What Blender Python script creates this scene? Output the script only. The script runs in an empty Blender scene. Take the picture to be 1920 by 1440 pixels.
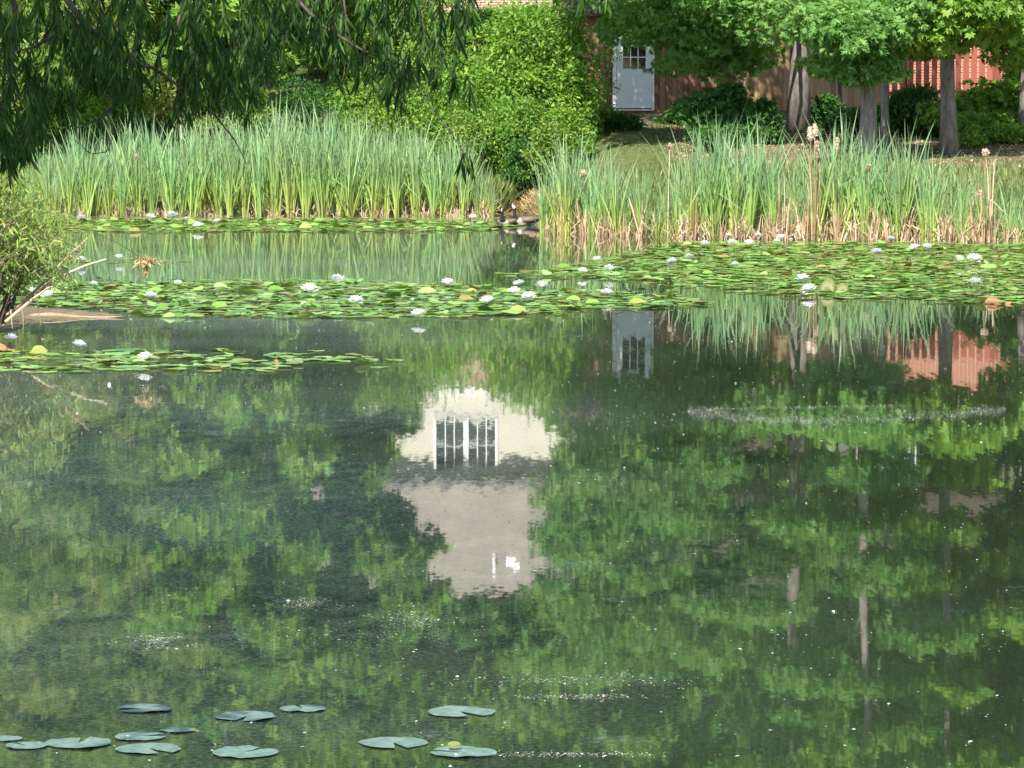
import bpy, math, random
import numpy as np
from mathutils import Vector, Matrix
random.seed(7)
rng = np.random.default_rng(11)
PI = math.pi
S = bpy.context.scene
COL = S.collection
# ------------------------------------------------------------------ camera geometry
HC, FPX = 2.34, 7250.0
PITCH = math.atan(520 / FPX)
CAM = np.array([0.0, 0.0, HC])
_F = np.array([0, math.cos(PITCH), -math.sin(PITCH)]); _U = np.array([0, math.sin(PITCH), math.cos(PITCH)])
def ray(px, py):
    return _F * FPX + np.array([1.0, 0, 0]) * (px - 960) - _U * (py - 720)
def at(px, py, Y):
    r = ray(px, py); return CAM + r * (Y / r[1])
def onwater(px, py, z=0.0):
    r = ray(px, py); return CAM + r * ((z - HC) / r[2])
def sc(Y): return FPX / Y

# ------------------------------------------------------------------ mesh helpers
def new_obj(name, me, parent=None):
    o = bpy.data.objects.new(name, me); COL.objects.link(o)
    if parent is not None: o.parent = parent
    return o
def tag(o, label=None, cat=None, group=None, kind=None):
    if label: o['label'] = label
    if cat: o['category'] = cat
    if group: o['group'] = group
    if kind: o['kind'] = kind
    return o
def empty(name, loc, label, cat, group=None, rz=0):
    o = bpy.data.objects.new(name, None); COL.objects.link(o)
    o.empty_display_size = 0.2
    o.location = loc; o.rotation_euler = (0, 0, rz)
    return tag(o, label, cat, group)

class MB:
    """collects geometry for ONE mesh"""
    def __init__(s): s.V = []; s.F = {}; s.n = 0; s.A = []
    def add(s, V, faces, a=None, mi=0):
        V = np.asarray(V, float).reshape(-1, 3)
        for F in (faces if isinstance(faces, list) else [faces]):
            F = np.asarray(F, int)
            if F.size: s.F.setdefault((F.shape[1], mi), []).append(F + s.n)
        s.V.append(V); s.n += len(V)
        s.A.append(np.full(len(V), rng.random()) if a is None else (np.full(len(V), a) if np.isscalar(a) else np.asarray(a, float)))
        return s
    def mesh(s, name, mats, smooth=False):
        me = bpy.data.meshes.new(name)
        V = np.concatenate(s.V); me.vertices.add(len(V)); me.vertices.foreach_set('co', V.ravel())
        loops, tot, mis = [], [], []
        for (k, mi), L in s.F.items():
            F = np.concatenate(L); loops.append(F.ravel()); tot.append(np.full(len(F), k)); mis.append(np.full(len(F), mi))
        loops = np.concatenate(loops); tot = np.concatenate(tot); mis = np.concatenate(mis)
        st = np.concatenate([[0], np.cumsum(tot)[:-1]])
        me.loops.add(len(loops)); me.loops.foreach_set('vertex_index', loops.astype(np.int32))
        me.polygons.add(len(tot)); me.polygons.foreach_set('loop_start', st.astype(np.int32))
        try: me.polygons.foreach_set('loop_total', tot.astype(np.int32))
        except Exception: pass
        me.polygons.foreach_set('material_index', mis.astype(np.int32))
        me.polygons.foreach_set('use_smooth', np.full(len(tot), smooth))
        at_ = me.attributes.new('rnd', 'FLOAT', 'POINT'); at_.data.foreach_set('value', np.concatenate(s.A).astype(np.float32))
        for m in (mats if isinstance(mats, (list, tuple)) else [mats]): me.materials.append(m)
        me.update(calc_edges=True); me.validate()
        return me
    def obj(s, name, mats, parent=None, smooth=False): return new_obj(name, s.mesh(name, mats, smooth), parent)
    # shapes -------------------------------------------------
    def box(s, x0, x1, y0, y1, z0, z1, a=None, mi=0):
        V = [(x, y, z) for z in (z0, z1) for x, y in ((x0, y0), (x1, y0), (x1, y1), (x0, y1))]
        return s.add(V, np.array([(0, 3, 2, 1), (4, 5, 6, 7), (0, 1, 5, 4), (1, 2, 6, 5), (2, 3, 7, 6), (3, 0, 4, 7)]), a, mi)
    def quad(s, p, a=None, mi=0): return s.add(p, np.array([[0, 1, 2, 3]]), a, mi)
    def tube(s, P, R, n=6, a=None, mi=0, cap=True):
        P = np.asarray(P, float); R = np.broadcast_to(np.asarray(R, float), (len(P),))
        T = np.gradient(P, axis=0); T /= np.linalg.norm(T, axis=1)[:, None] + 1e-9
        ref = np.array([0.31, 0.95, 0.05]) if abs(T[:, 2]).mean() > .7 else np.array([0, 0.05, 1.0])
        B = np.cross(T, ref); B /= np.linalg.norm(B, axis=1)[:, None] + 1e-9
        N = np.cross(B, T); an = np.arange(n) * 2 * PI / n
        V = (P[:, None] + R[:, None, None] * (np.cos(an)[None, :, None] * B[:, None] + np.sin(an)[None, :, None] * N[:, None])).reshape(-1, 3)
        m = len(P); i = np.arange(m - 1)[:, None] * n; j = np.arange(n)[None]; k = (j + 1) % n
        F = np.stack([i + j, i + k, i + n + k, i + n + j], -1).reshape(-1, 4)
        fs = [F]
        if cap and n > 2: fs += [np.arange(n)[None, ::-1], (np.arange(n) + (m - 1) * n)[None]]
        return s.add(V, fs, a, mi)
    def leaves(s, P, A, N, L, W, tmpl, a=None, mi=0):
        T, F = tmpl; T = np.asarray(T, float); n = len(P); k = len(T)
        A = A / (np.linalg.norm(A, axis=1)[:, None] + 1e-9); B = np.cross(N, A); B /= np.linalg.norm(B, axis=1)[:, None] + 1e-9
        N = np.cross(A, B); L = np.broadcast_to(L, (n,)); W = np.broadcast_to(W, (n,))
        V = P[:, None] + T[None, :, 0, None] * (L[:, None] * A)[:, None] + T[None, :, 1, None] * (W[:, None] * B)[:, None] + T[None, :, 2, None] * (L[:, None] * N)[:, None]
        off = (np.arange(n) * k)[:, None, None]
        fs = [(np.asarray(f)[None] + off).reshape(-1, len(f[0])) for f in F]
        a = rng.random(n) if a is None else a
        return s.add(V.reshape(-1, 3), fs, np.repeat(a, k), mi)

DIAMOND = ([(0, 0, 0), (.45, .5, .05), (1, 0, -.08), (.45, -.5, .05)], [[(0, 1, 2, 3)]])
LANCE = ([(0, 0, 0), (.28, .5, .03), (.68, .36, 0), (1, 0, -.1), (.68, -.36, 0), (.28, -.5, .03)], [[(0, 1, 2, 3), (0, 3, 4, 5)]])
def spray(angs, lens, w=.22):
    V, F = [], []
    for q, l in zip(angs, lens):
        c, s_ = math.cos(q), math.sin(q); b = len(V)
        dz = random.uniform(-.15, .15)
        for (x, y, z) in ((0, 0, 0), (.5 * l, w, .04), (l, 0, dz), (.5 * l, -w, .04)): V.append((x * c - y * s_, x * s_ + y * c, z))
        F.append((b, b + 1, b + 2, b + 3))
    return (V, [F])
LANCE4 = spray((-.9, -.3, .3, .9), (.8, 1, 1, .8), .09)
OAK = spray((-1.15, -.5, 0, .55, 1.2), (.75, .9, 1, .9, .7), .15)
MAPLE = spray((-1.5, -.7, 0, .75, 1.5), (.7, .9, 1, .9, .7), .2)
TRI = spray((-.8, 0, .8), (.8, 1, .8), .2)

# ------------------------------------------------------------------ materials
def mat(name):
    m = bpy.data.materials.new(name); m.use_nodes = True; nt = m.node_tree; nt.nodes.clear()
    return m, nt, nt.nodes.new('ShaderNodeOutputMaterial')
def ND(nt, t, **kw):
    n = nt.nodes.new(t)
    for k, v in kw.items():
        if k in n.inputs.keys(): n.inputs[k].default_value = v
        else: setattr(n, k, v)
    return n
def ramp(nt, fac, stops):
    r = nt.nodes.new('ShaderNodeValToRGB'); e = r.color_ramp.elements
    while len(e) < len(stops): e.new(.5)
    for el, (p, c) in zip(e, stops): el.position = p; el.color = (*c, 1)
    nt.links.new(fac, r.inputs['Fac']); return r.outputs['Color']
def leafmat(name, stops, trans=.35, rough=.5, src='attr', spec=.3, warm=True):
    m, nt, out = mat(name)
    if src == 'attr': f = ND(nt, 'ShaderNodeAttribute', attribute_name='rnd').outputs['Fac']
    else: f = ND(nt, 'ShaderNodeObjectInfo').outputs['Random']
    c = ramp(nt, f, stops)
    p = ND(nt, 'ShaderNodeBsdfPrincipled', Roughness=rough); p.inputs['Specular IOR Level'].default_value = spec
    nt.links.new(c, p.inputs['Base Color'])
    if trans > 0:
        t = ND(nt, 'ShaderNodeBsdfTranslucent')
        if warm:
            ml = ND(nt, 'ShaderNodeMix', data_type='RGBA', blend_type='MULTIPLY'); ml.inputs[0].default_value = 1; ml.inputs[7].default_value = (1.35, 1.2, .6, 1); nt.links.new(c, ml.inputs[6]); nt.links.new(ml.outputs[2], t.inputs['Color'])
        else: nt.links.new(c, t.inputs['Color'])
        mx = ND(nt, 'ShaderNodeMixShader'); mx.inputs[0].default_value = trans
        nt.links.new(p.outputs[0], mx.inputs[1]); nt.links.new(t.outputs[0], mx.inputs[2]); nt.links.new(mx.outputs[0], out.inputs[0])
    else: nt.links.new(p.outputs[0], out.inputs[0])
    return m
def plain(name, c1, c2=None, rough=.7, scale=6, stretch=(1, 1, 1), bump=0.0, metal=0, spec=.4):
    m, nt, out = mat(name)
    p = ND(nt, 'ShaderNodeBsdfPrincipled', Roughness=rough, Metallic=metal); p.inputs['Specular IOR Level'].default_value = spec
    tc = ND(nt, 'ShaderNodeTexCoord'); mp = ND(nt, 'ShaderNodeMapping'); mp.inputs['Scale'].default_value = stretch
    nt.links.new(tc.outputs['Object'], mp.inputs[0])
    nz = ND(nt, 'ShaderNodeTexNoise', Scale=scale, Detail=6.0, Roughness=.65); nt.links.new(mp.outputs[0], nz.inputs['Vector'])
    c2 = c2 or tuple(v * .6 for v in c1)
    nt.links.new(ramp(nt, nz.outputs['Fac'], [(.3, c2), (.7, c1)]), p.inputs['Base Color'])
    if bump:
        b = ND(nt, 'ShaderNodeBump', Strength=bump, Distance=.02); nt.links.new(nz.outputs['Fac'], b.inputs['Height']); nt.links.new(b.outputs[0], p.inputs['Normal'])
    nt.links.new(p.outputs[0], out.inputs[0]); return m
def boardmat(name, stops, scale=30):
    m, nt, out = mat(name)
    p = ND(nt, 'ShaderNodeBsdfPrincipled', Roughness=.8)
    f = ND(nt, 'ShaderNodeAttribute', attribute_name='rnd')
    tc = ND(nt, 'ShaderNodeTexCoord'); mp = ND(nt, 'ShaderNodeMapping'); mp.inputs['Scale'].default_value = (1, 1, .08)
    nt.links.new(tc.outputs['Object'], mp.inputs[0])
    nz = ND(nt, 'ShaderNodeTexNoise', Scale=scale, Detail=5.0, Roughness=.7); nt.links.new(mp.outputs[0], nz.inputs['Vector'])
    a = ND(nt, 'ShaderNodeMath', operation='MULTIPLY'); a.inputs[1].default_value = .55; nt.links.new(f.outputs['Fac'], a.inputs[0])
    b = ND(nt, 'ShaderNodeMath', operation='MULTIPLY_ADD'); b.inputs[1].default_value = .5; nt.links.new(nz.outputs['Fac'], b.inputs[0]); nt.links.new(a.outputs[0], b.inputs[2])
    nt.links.new(ramp(nt, b.outputs[0], stops), p.inputs['Base Color']); nt.links.new(p.outputs[0], out.inputs[0]); return m
def brickmat(name, c1, c2, mortar, w=.215, h=.075, ms=.012):
    m, nt, out = mat(name)
    p = ND(nt, 'ShaderNodeBsdfPrincipled', Roughness=.85)
    tc = ND(nt, 'ShaderNodeTexCoord'); sx = ND(nt, 'ShaderNodeSeparateXYZ'); nt.links.new(tc.outputs['Object'], sx.inputs[0])
    ad = ND(nt, 'ShaderNodeMath', operation='ADD'); nt.links.new(sx.outputs[0], ad.inputs[0]); nt.links.new(sx.outputs[1], ad.inputs[1])
    cx = ND(nt, 'ShaderNodeCombineXYZ'); nt.links.new(ad.outputs[0], cx.inputs[0]); nt.links.new(sx.outputs[2], cx.inputs[1])
    b = ND(nt, 'ShaderNodeTexBrick'); b.inputs['Scale'].default_value = 1; b.inputs['Brick Width'].default_value = w; b.inputs['Row Height'].default_value = h
    b.inputs['Mortar Size'].default_value = ms; b.inputs['Mortar Smooth'].default_value = .1; b.inputs['Bias'].default_value = 0
    b.inputs['Color1'].default_value = (*c1, 1); b.inputs['Color2'].default_value = (*c2, 1); b.inputs['Mortar'].default_value = (*mortar, 1)
    nt.links.new(cx.outputs[0], b.inputs['Vector'])
    nt.links.new(b.outputs['Color'], p.inputs['Base Color']); nt.links.new(p.outputs[0], out.inputs[0]); return m

M = {}
M['willow'] = leafmat('willow_leaf', [(0, (.025, .065, .012)), (.6, (.05, .12, .02)), (1, (.10, .20, .035))], .3, .5, spec=.15)
M['willow_young'] = leafmat('young_willow_leaf', [(0, (.16, .28, .06)), (.75, (.33, .46, .11)), (1, (.46, .42, .18))], .45)
M['oak'] = leafmat('oak_leaf', [(0, (.075, .18, .04)), (.5, (.14, .30, .07)), (1, (.25, .42, .12))], .42, .5, spec=.2)
M['maple'] = leafmat('maple_leaf', [(0, (.10, .22, .03)), (.6, (.18, .34, .045)), (1, (.28, .42, .07))], .4)
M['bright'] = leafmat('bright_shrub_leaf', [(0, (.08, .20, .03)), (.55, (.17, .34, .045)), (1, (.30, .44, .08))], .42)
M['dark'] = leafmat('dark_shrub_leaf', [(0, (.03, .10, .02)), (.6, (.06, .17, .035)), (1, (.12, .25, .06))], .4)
M['olive'] = leafmat('olive_shrub_leaf', [(0, (.09, .19, .03)), (.6, (.18, .31, .055)), (1, (.32, .37, .09))], .4)
M['yellow'] = leafmat('yellow_willow_leaf', [(0, (.11, .21, .04)), (.6, (.21, .32, .06)), (1, (.38, .37, .13))], .4)
M['back'] = leafmat('back_tree_leaf', [(0, (.07, .18, .028)), (.6, (.15, .31, .045)), (1, (.27, .42, .08))], .45)
M['bark'] = plain('bark', (.30, .265, .23), (.085, .072, .062), .9, 9, (1, 1, .35), .9)
M['dark_bark'] = plain('dark_bark', (.13, .10, .08), (.05, .04, .035), .9, 20, (1, 1, .3), .5)
M['stem'] = plain('stem', (.16, .12, .08), (.07, .055, .04), .9, 20)
M['dead'] = leafmat('dead_reed', [(0, (.30, .20, .11)), (.5, (.50, .37, .23)), (1, (.70, .58, .42))], .2, .7)
M['fluff'] = plain('cattail_fluff', (.72, .58, .45), (.45, .30, .20), .95, 30)
M['straw'] = leafmat('straw', [(0, (.26, .22, .08)), (.5, (.48, .36, .18)), (1, (.62, .50, .30))], .25, .7)
M['grass'] = leafmat('bank_grass', [(0, (.09, .16, .04)), (.55, (.20, .28, .08)), (1, (.42, .38, .18))], .35)
def cattail_mat():
    m, nt, out = mat('cattail_leaf')
    t = ND(nt, 'ShaderNodeAttribute', attribute_name='along'); r = ND(nt, 'ShaderNodeAttribute', attribute_name='rnd')
    c = ramp(nt, t.outputs['Fac'], [(0, (.50, .45, .18)), (.10, (.42, .50, .13)), (.42, (.31, .47, .12)), (.70, (.215, .37, .155)), (1, (.27, .41, .20))])
    hs = ND(nt, 'ShaderNodeHueSaturation'); nt.links.new(c, hs.inputs['Color'])
    mm = ND(nt, 'ShaderNodeMapRange'); mm.inputs['To Min'].default_value = .65; mm.inputs['To Max'].default_value = 1.25; nt.links.new(r.outputs['Fac'], mm.inputs[0]); nt.links.new(mm.outputs[0], hs.inputs['Value'])
    oi = ND(nt, 'ShaderNodeObjectInfo'); mh = ND(nt, 'ShaderNodeMapRange'); mh.inputs['To Min'].default_value = .468; mh.inputs['To Max'].default_value = .515; nt.links.new(oi.outputs['Random'], mh.inputs[0]); nt.links.new(mh.outputs[0], hs.inputs['Hue'])
    p = ND(nt, 'ShaderNodeBsdfPrincipled', Roughness=.42); p.inputs['Specular IOR Level'].default_value = .4; nt.links.new(hs.outputs[0], p.inputs['Base Color'])
    tr = ND(nt, 'ShaderNodeBsdfTranslucent'); nt.links.new(hs.outputs[0], tr.inputs['Color'])
    mx = ND(nt, 'ShaderNodeMixShader'); mx.inputs[0].default_value = .3
    nt.links.new(p.outputs[0], mx.inputs[1]); nt.links.new(tr.outputs[0], mx.inputs[2]); nt.links.new(mx.outputs[0], out.inputs[0]); return m
M['cattail'] = cattail_mat()
PADST = [(0, (.08, .19, .03)), (.35, (.17, .31, .05)), (.62, (.26, .43, .09)), (.78, (.30, .43, .13)), (.88, (.25, .26, .06)), (.96, (.20, .15, .05)), (1, (.30, .20, .07))]
M['pad'] = leafmat('lily_pad_leaf', PADST, .12, .3, 'attr', .5)
M['pad_each'] = leafmat('lily_pad_leaf_single', PADST[:5], .12, .3, 'obj', .5)
M['pad_blue'] = plain('lily_pad_sky_tinted', (.22, .29, .24), (.035, .095, .055), .33, 2.4, bump=.3, spec=.6)  # dust mottling plus a bluish sky sheen put into the colour
M['pad_olive'] = plain('raised_pad_underside', (.17, .19, .06), (.11, .12, .04), .6, 10)
M['petal'] = leafmat('lily_petal', [(0, (.84, .84, .82)), (1, (.9, .9, .89))], .3, .5, warm=False)
M['stamen'] = plain('lily_stamen', (.75, .55, .06), (.6, .4, .04))
M['white'] = plain('white_paint', (.80, .80, .78), (.74, .74, .72), .5, 5)
M['glass'] = plain('dark_glass', (.015, .017, .02), (.01, .012, .014), .08, 3, spec=.6)
M['door'] = plain('door_paint', (.74, .76, .76), (.66, .69, .70), .45, 4)
M['brown_boards'] = boardmat('brown_boards', [(.2, (.09, .045, .025)), (.55, (.20, .10, .055)), (.9, (.30, .16, .09))])
M['tan_boards'] = boardmat('tan_boards', [(.2, (.20, .115, .055)), (.55, (.32, .20, .10)), (.9, (.43, .29, .16))])
M['red_boards'] = boardmat('red_boards', [(.2, (.18, .045, .028)), (.55, (.27, .075, .042)), (.9, (.33, .105, .065))])
M['brick'] = brickmat('red_brick', (.36, .10, .06), (.25, .065, .04), (.40, .28, .20))
M['brick2'] = brickmat('old_brick', (.38, .13, .08), (.28, .09, .06), (.60, .52, .44), .24, .085, .015)
M['roof'] = brickmat('grey_shingles', (.285, .25, .20), (.21, .185, .15), (.10, .09, .08), .34, .085, .008)
M['dark_roof'] = plain('dark_shingles', (.075, .06, .05), (.045, .036, .03), .95, 20, spec=.1)
M['gutter'] = plain('gutter', (.18, .17, .16), (.12, .115, .11), .6, 5)
M['blue'] = plain('blue_plastic', (.03, .08, .45), (.025, .06, .35), .4, 5)
M['mud'] = plain('mud', (.36, .25, .17), (.20, .13, .09), .75, 8, bump=.4)
M['rotten'] = plain('rotten_wood', (.38, .20, .09), (.20, .10, .05), .8, 12, bump=.4)
def siding():
    m, nt, out = mat('cream_siding')
    p = ND(nt, 'ShaderNodeBsdfPrincipled', Roughness=.6)
    tc = ND(nt, 'ShaderNodeTexCoord'); w = ND(nt, 'ShaderNodeTexWave', bands_direction='Z', wave_profile='SAW', Scale=2.2, Distortion=0.0)
    nt.links.new(tc.outputs['Object'], w.inputs['Vector'])
    nt.links.new(ramp(nt, w.outputs['Fac'], [(0, (.48, .45, .38)), (.12, (.58, .55, .46)), (1, (.58, .55, .46))]), p.inputs['Base Color'])
    nt.links.new(p.outputs[0], out.inputs[0]); return m
M['siding'] = siding()

# ------------------------------------------------------------------ terrain
SX = [-400, -60, -20, -9.5, -.5, .1, 1.0, 2.2, 4, 10.5, 20, 60, 400]
SD = [70, 76, 83, 84.2, 84.2, 84.8, 81, 75.5, 72.6, 69.8, 64, 55, 40]
PL = ([-30, -3, 0, 2, 12, 26, 45, 100, 400], [-1.6, -.6, 0, .3, 1.6, 3.5, 4.5, 6.5, 12])
PR = ([-30, -3, 0, 2, 10, 13, 25, 40, 60, 100, 400], [-1.6, -.6, 0, .3, 1.15, 1.5, 2.3, 2.9, 3.6, 6.5, 12])
def ground_h(X, Y):
    X = np.asarray(X, float); Y = np.asarray(Y, float)
    D0 = np.interp(X, SX, SD)
    df = Y - D0
    xl = np.interp(Y, [0, 15, 22, 36, 39, 41.8, 42.8, 43.6, 44.4, 46, 60, 80, 95], [-3.2, -3.9, -4.4, -5.4, -5.3, -5.1, -4.5, -4.35, -4.8, -6.2, -9, -12, -16])
    dl = (xl - X) * .9; dn = 6.0 - Y; dr = X - 24
    dfar_l = np.interp(df, *PL); dfar_r = np.interp(df, *PR)
    w = np.clip((X - .5) / 4, 0, 1); hf = dfar_l * (1 - w) + dfar_r * w
    side = np.interp(np.maximum(np.maximum(dl, dn), dr), [-30, -3, 0, 2, 6, 40, 400], [-1.6, -.6, 0, .22, .7, 1.2, 6])
    near = np.interp(Y, [30, 36, 45, 55], [1, .35, .35, 1]); side = np.where((side > 0) & (X < 0), side * near, side)
    h = np.maximum(hf, side)
    return h + np.where(h > .3, .06 * np.sin(X * 1.3 + 1.7 * np.sin(Y * .31)) * np.cos(Y * .9), 0)
def gz(x, y): return float(ground_h(x, y))
def grid_lines(lo, hi, step, far):
    a = np.arange(lo, hi + step / 2, step); e = np.geomspace(1, far, 14)
    return np.concatenate([(lo - e)[::-1], a, hi + e])
gx = grid_lines(-16, 20, .3, 500); gy = grid_lines(30, 135, .4, 700)
XX, YY = np.meshgrid(gx, gy); ZZ = ground_h(XX, YY)
V = np.stack([XX, YY, ZZ], -1).reshape(-1, 3); nx = len(gx); i = np.arange(len(gy) - 1)[:, None] * nx; j = np.arange(nx - 1)[None]
Fg = np.stack([i + j, i + j + 1, i + nx + j + 1, i + nx + j], -1).reshape(-1, 4)
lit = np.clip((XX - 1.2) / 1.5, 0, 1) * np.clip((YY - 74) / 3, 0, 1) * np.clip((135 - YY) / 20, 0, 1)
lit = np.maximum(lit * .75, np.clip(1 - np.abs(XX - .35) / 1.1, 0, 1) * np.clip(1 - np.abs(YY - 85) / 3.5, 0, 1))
lit = np.where((XX > .9) & (XX < 3.6) & (YY > 74) & (YY < 91), .3, lit)  # slope below the shed: greener, darker tone in place of tree shade
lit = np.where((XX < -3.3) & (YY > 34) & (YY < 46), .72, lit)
def ground_mat():
    m, nt, out = mat('bank_ground')
    p = ND(nt, 'ShaderNodeBsdfPrincipled', Roughness=.95); p.inputs['Specular IOR Level'].default_value = .1
    a = ND(nt, 'ShaderNodeAttribute', attribute_name='rnd'); tc = ND(nt, 'ShaderNodeTexCoord')
    n1 = ND(nt, 'ShaderNodeTexNoise', Scale=.9, Detail=8.0, Roughness=.7); nt.links.new(tc.outputs['Object'], n1.inputs['Vector'])
    n2 = ND(nt, 'ShaderNodeTexNoise', Scale=9.0, Detail=6.0, Roughness=.7); nt.links.new(tc.outputs['Object'], n2.inputs['Vector'])
    g = ramp(nt, n2.outputs['Fac'], [(.3, (.03, .06, .016)), (.55, (.07, .115, .03)), (.75, (.14, .15, .055))])  # grass and litter tones darkened to stand in for shade on the slope
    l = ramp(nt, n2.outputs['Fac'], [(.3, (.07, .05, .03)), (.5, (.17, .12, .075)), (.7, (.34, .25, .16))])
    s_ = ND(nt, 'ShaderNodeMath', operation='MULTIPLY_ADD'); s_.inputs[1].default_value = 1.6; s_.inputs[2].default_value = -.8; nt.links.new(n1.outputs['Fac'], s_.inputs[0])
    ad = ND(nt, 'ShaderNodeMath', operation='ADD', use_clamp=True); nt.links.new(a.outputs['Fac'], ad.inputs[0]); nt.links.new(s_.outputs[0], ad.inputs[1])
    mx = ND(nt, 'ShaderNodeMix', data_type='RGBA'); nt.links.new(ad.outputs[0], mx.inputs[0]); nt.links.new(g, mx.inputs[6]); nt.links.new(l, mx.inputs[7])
    b = ND(nt, 'ShaderNodeBump', Strength=.5, Distance=.04); nt.links.new(n2.outputs['Fac'], b.inputs['Height']); nt.links.new(b.outputs[0], p.inputs['Normal'])
    nt.links.new(mx.outputs[2], p.inputs['Base Color']); nt.links.new(p.outputs[0], out.inputs[0]); return m
gb = MB(); gb.add(V, Fg, lit.ravel()); tag(gb.obj('ground', ground_mat(), smooth=True), kind='structure')

# ------------------------------------------------------------------ water
def water_mat():
    m, nt, out = mat('pond_water')
    tc = ND(nt, 'ShaderNodeTexCoord')
    # tiny ripples tilt the mirror: normals straight from noise
    def tilt(scale, ax, ay, stretch):
        mp = ND(nt, 'ShaderNodeMapping'); mp.inputs['Scale'].default_value = stretch; nt.links.new(tc.outputs['Object'], mp.inputs[0])
        n = ND(nt, 'ShaderNodeTexNoise', Scale=scale, Detail=2.0); nt.links.new(mp.outputs[0], n.inputs['Vector'])
        s_ = ND(nt, 'ShaderNodeVectorMath', operation='SUBTRACT'); s_.inputs[1].default_value = (.5, .5, .5); nt.links.new(n.outputs['Color'], s_.inputs[0])
        u = ND(nt, 'ShaderNodeVectorMath', operation='MULTIPLY'); u.inputs[1].default_value = (ax, ay, 0); nt.links.new(s_.outputs[0], u.inputs[0]); return u.outputs[0]
    a = ND(nt, 'ShaderNodeVectorMath', operation='ADD'); nt.links.new(tilt(16.0, .0018, .0048, (1, .10, 1)), a.inputs[0]); nt.links.new(tilt(25.0, .0026, .0036, (1, .6, 1)), a.inputs[1])
    b = ND(nt, 'ShaderNodeVectorMath', operation='ADD'); b.inputs[1].default_value = (0, 0, 1); nt.links.new(a.outputs[0], b.inputs[0])
    nn = ND(nt, 'ShaderNodeVectorMath', operation='NORMALIZE'); nt.links.new(b.outputs[0], nn.inputs[0])
    p = ND(nt, 'ShaderNodeBsdfPrincipled', Roughness=.018); p.inputs['IOR'].default_value = 2.0
    p.inputs['Base Color'].default_value = (.016, .026, .010, 1); nt.links.new(nn.outputs[0], p.inputs['Normal'])
    # film of dust and pollen lying on the surface
    d = ND(nt, 'ShaderNodeBsdfDiffuse'); d.inputs['Color'].default_value = (.36, .41, .38, 1)
    gl = ND(nt, 'ShaderNodeBsdfGlossy', Roughness=.33); gl.inputs['Color'].default_value = (.92, .92, .66, 1)
    dm_ = ND(nt, 'ShaderNodeMixShader'); dm_.inputs[0].default_value = .03; nt.links.new(gl.outputs[0], dm_.inputs[1]); nt.links.new(d.outputs[0], dm_.inputs[2]); d = dm_
    f1 = ND(nt, 'ShaderNodeTexNoise', Scale=.16, Detail=5.0, Roughness=.6); nt.links.new(tc.outputs['Object'], f1.inputs['Vector'])
    r1 = ND(nt, 'ShaderNodeMapRange'); r1.inputs['From Min'].default_value = .38; r1.inputs['From Max'].default_value = .72; r1.inputs['To Min'].default_value = .10; r1.inputs['To Max'].default_value = .32; nt.links.new(f1.outputs['Fac'], r1.inputs[0])
    f2 = ND(nt, 'ShaderNodeTexNoise', Scale=1.1, Detail=9.0, Roughness=.72); nt.links.new(tc.outputs['Object'], f2.inputs['Vector'])
    r2 = ND(nt, 'ShaderNodeMapRange'); r2.inputs['From Min'].default_value = .60; r2.inputs['From Max'].default_value = .76; r2.inputs['To Min'].default_value = 0; r2.inputs['To Max'].default_value = .35; nt.links.new(f2.outputs['Fac'], r2.inputs[0])
    sx = ND(nt, 'ShaderNodeSeparateXYZ'); nt.links.new(tc.outputs['Object'], sx.inputs[0])
    gr = ND(nt, 'ShaderNodeMapRange', interpolation_type='SMOOTHSTEP'); gr.inputs['From Min'].default_value = -2.5; gr.inputs['From Max'].default_value = 2.6; gr.inputs['To Min'].default_value = 1; gr.inputs['To Max'].default_value = .15; nt.links.new(sx.outputs[0], gr.inputs[0])
    mu = ND(nt, 'ShaderNodeMath', operation='MULTIPLY'); nt.links.new(r1.outputs[0], mu.inputs[0]); nt.links.new(gr.outputs[0], mu.inputs[1]); r1 = mu
    ad = ND(nt, 'ShaderNodeMath', operation='ADD', use_clamp=True); nt.links.new(r1.outputs[0], ad.inputs[0]); nt.links.new(r2.outputs[0], ad.inputs[1])
    gn = ND(nt, 'ShaderNodeTexNoise', Scale=38.0, Detail=3.0, Roughness=.7); nt.links.new(tc.outputs['Object'], gn.inputs['Vector'])
    gm = ND(nt, 'ShaderNodeMapRange'); gm.inputs['From Min'].default_value = .44; gm.inputs['From Max'].default_value = .66; gm.inputs['To Min'].default_value = .45; gm.inputs['To Max'].default_value = 2.2; nt.links.new(gn.outputs['Fac'], gm.inputs[0])
    g2 = ND(nt, 'ShaderNodeMath', operation='MULTIPLY', use_clamp=True); nt.links.new(ad.outputs[0], g2.inputs[0]); nt.links.new(gm.outputs[0], g2.inputs[1]); ad = g2
    mx = ND(nt, 'ShaderNodeMixShader'); nt.links.new(ad.outputs[0], mx.inputs[0]); nt.links.new(p.outputs[0], mx.inputs[1]); nt.links.new(d.outputs[0], mx.inputs[2])
    nt.links.new(mx.outputs[0], out.inputs[0]); return m
wb = MB(); wb.quad([(-40, 2, 0), (60, 2, 0), (60, 95, 0), (-40, 95, 0)]); tag(wb.obj('water', water_mat()), kind='structure')

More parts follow.
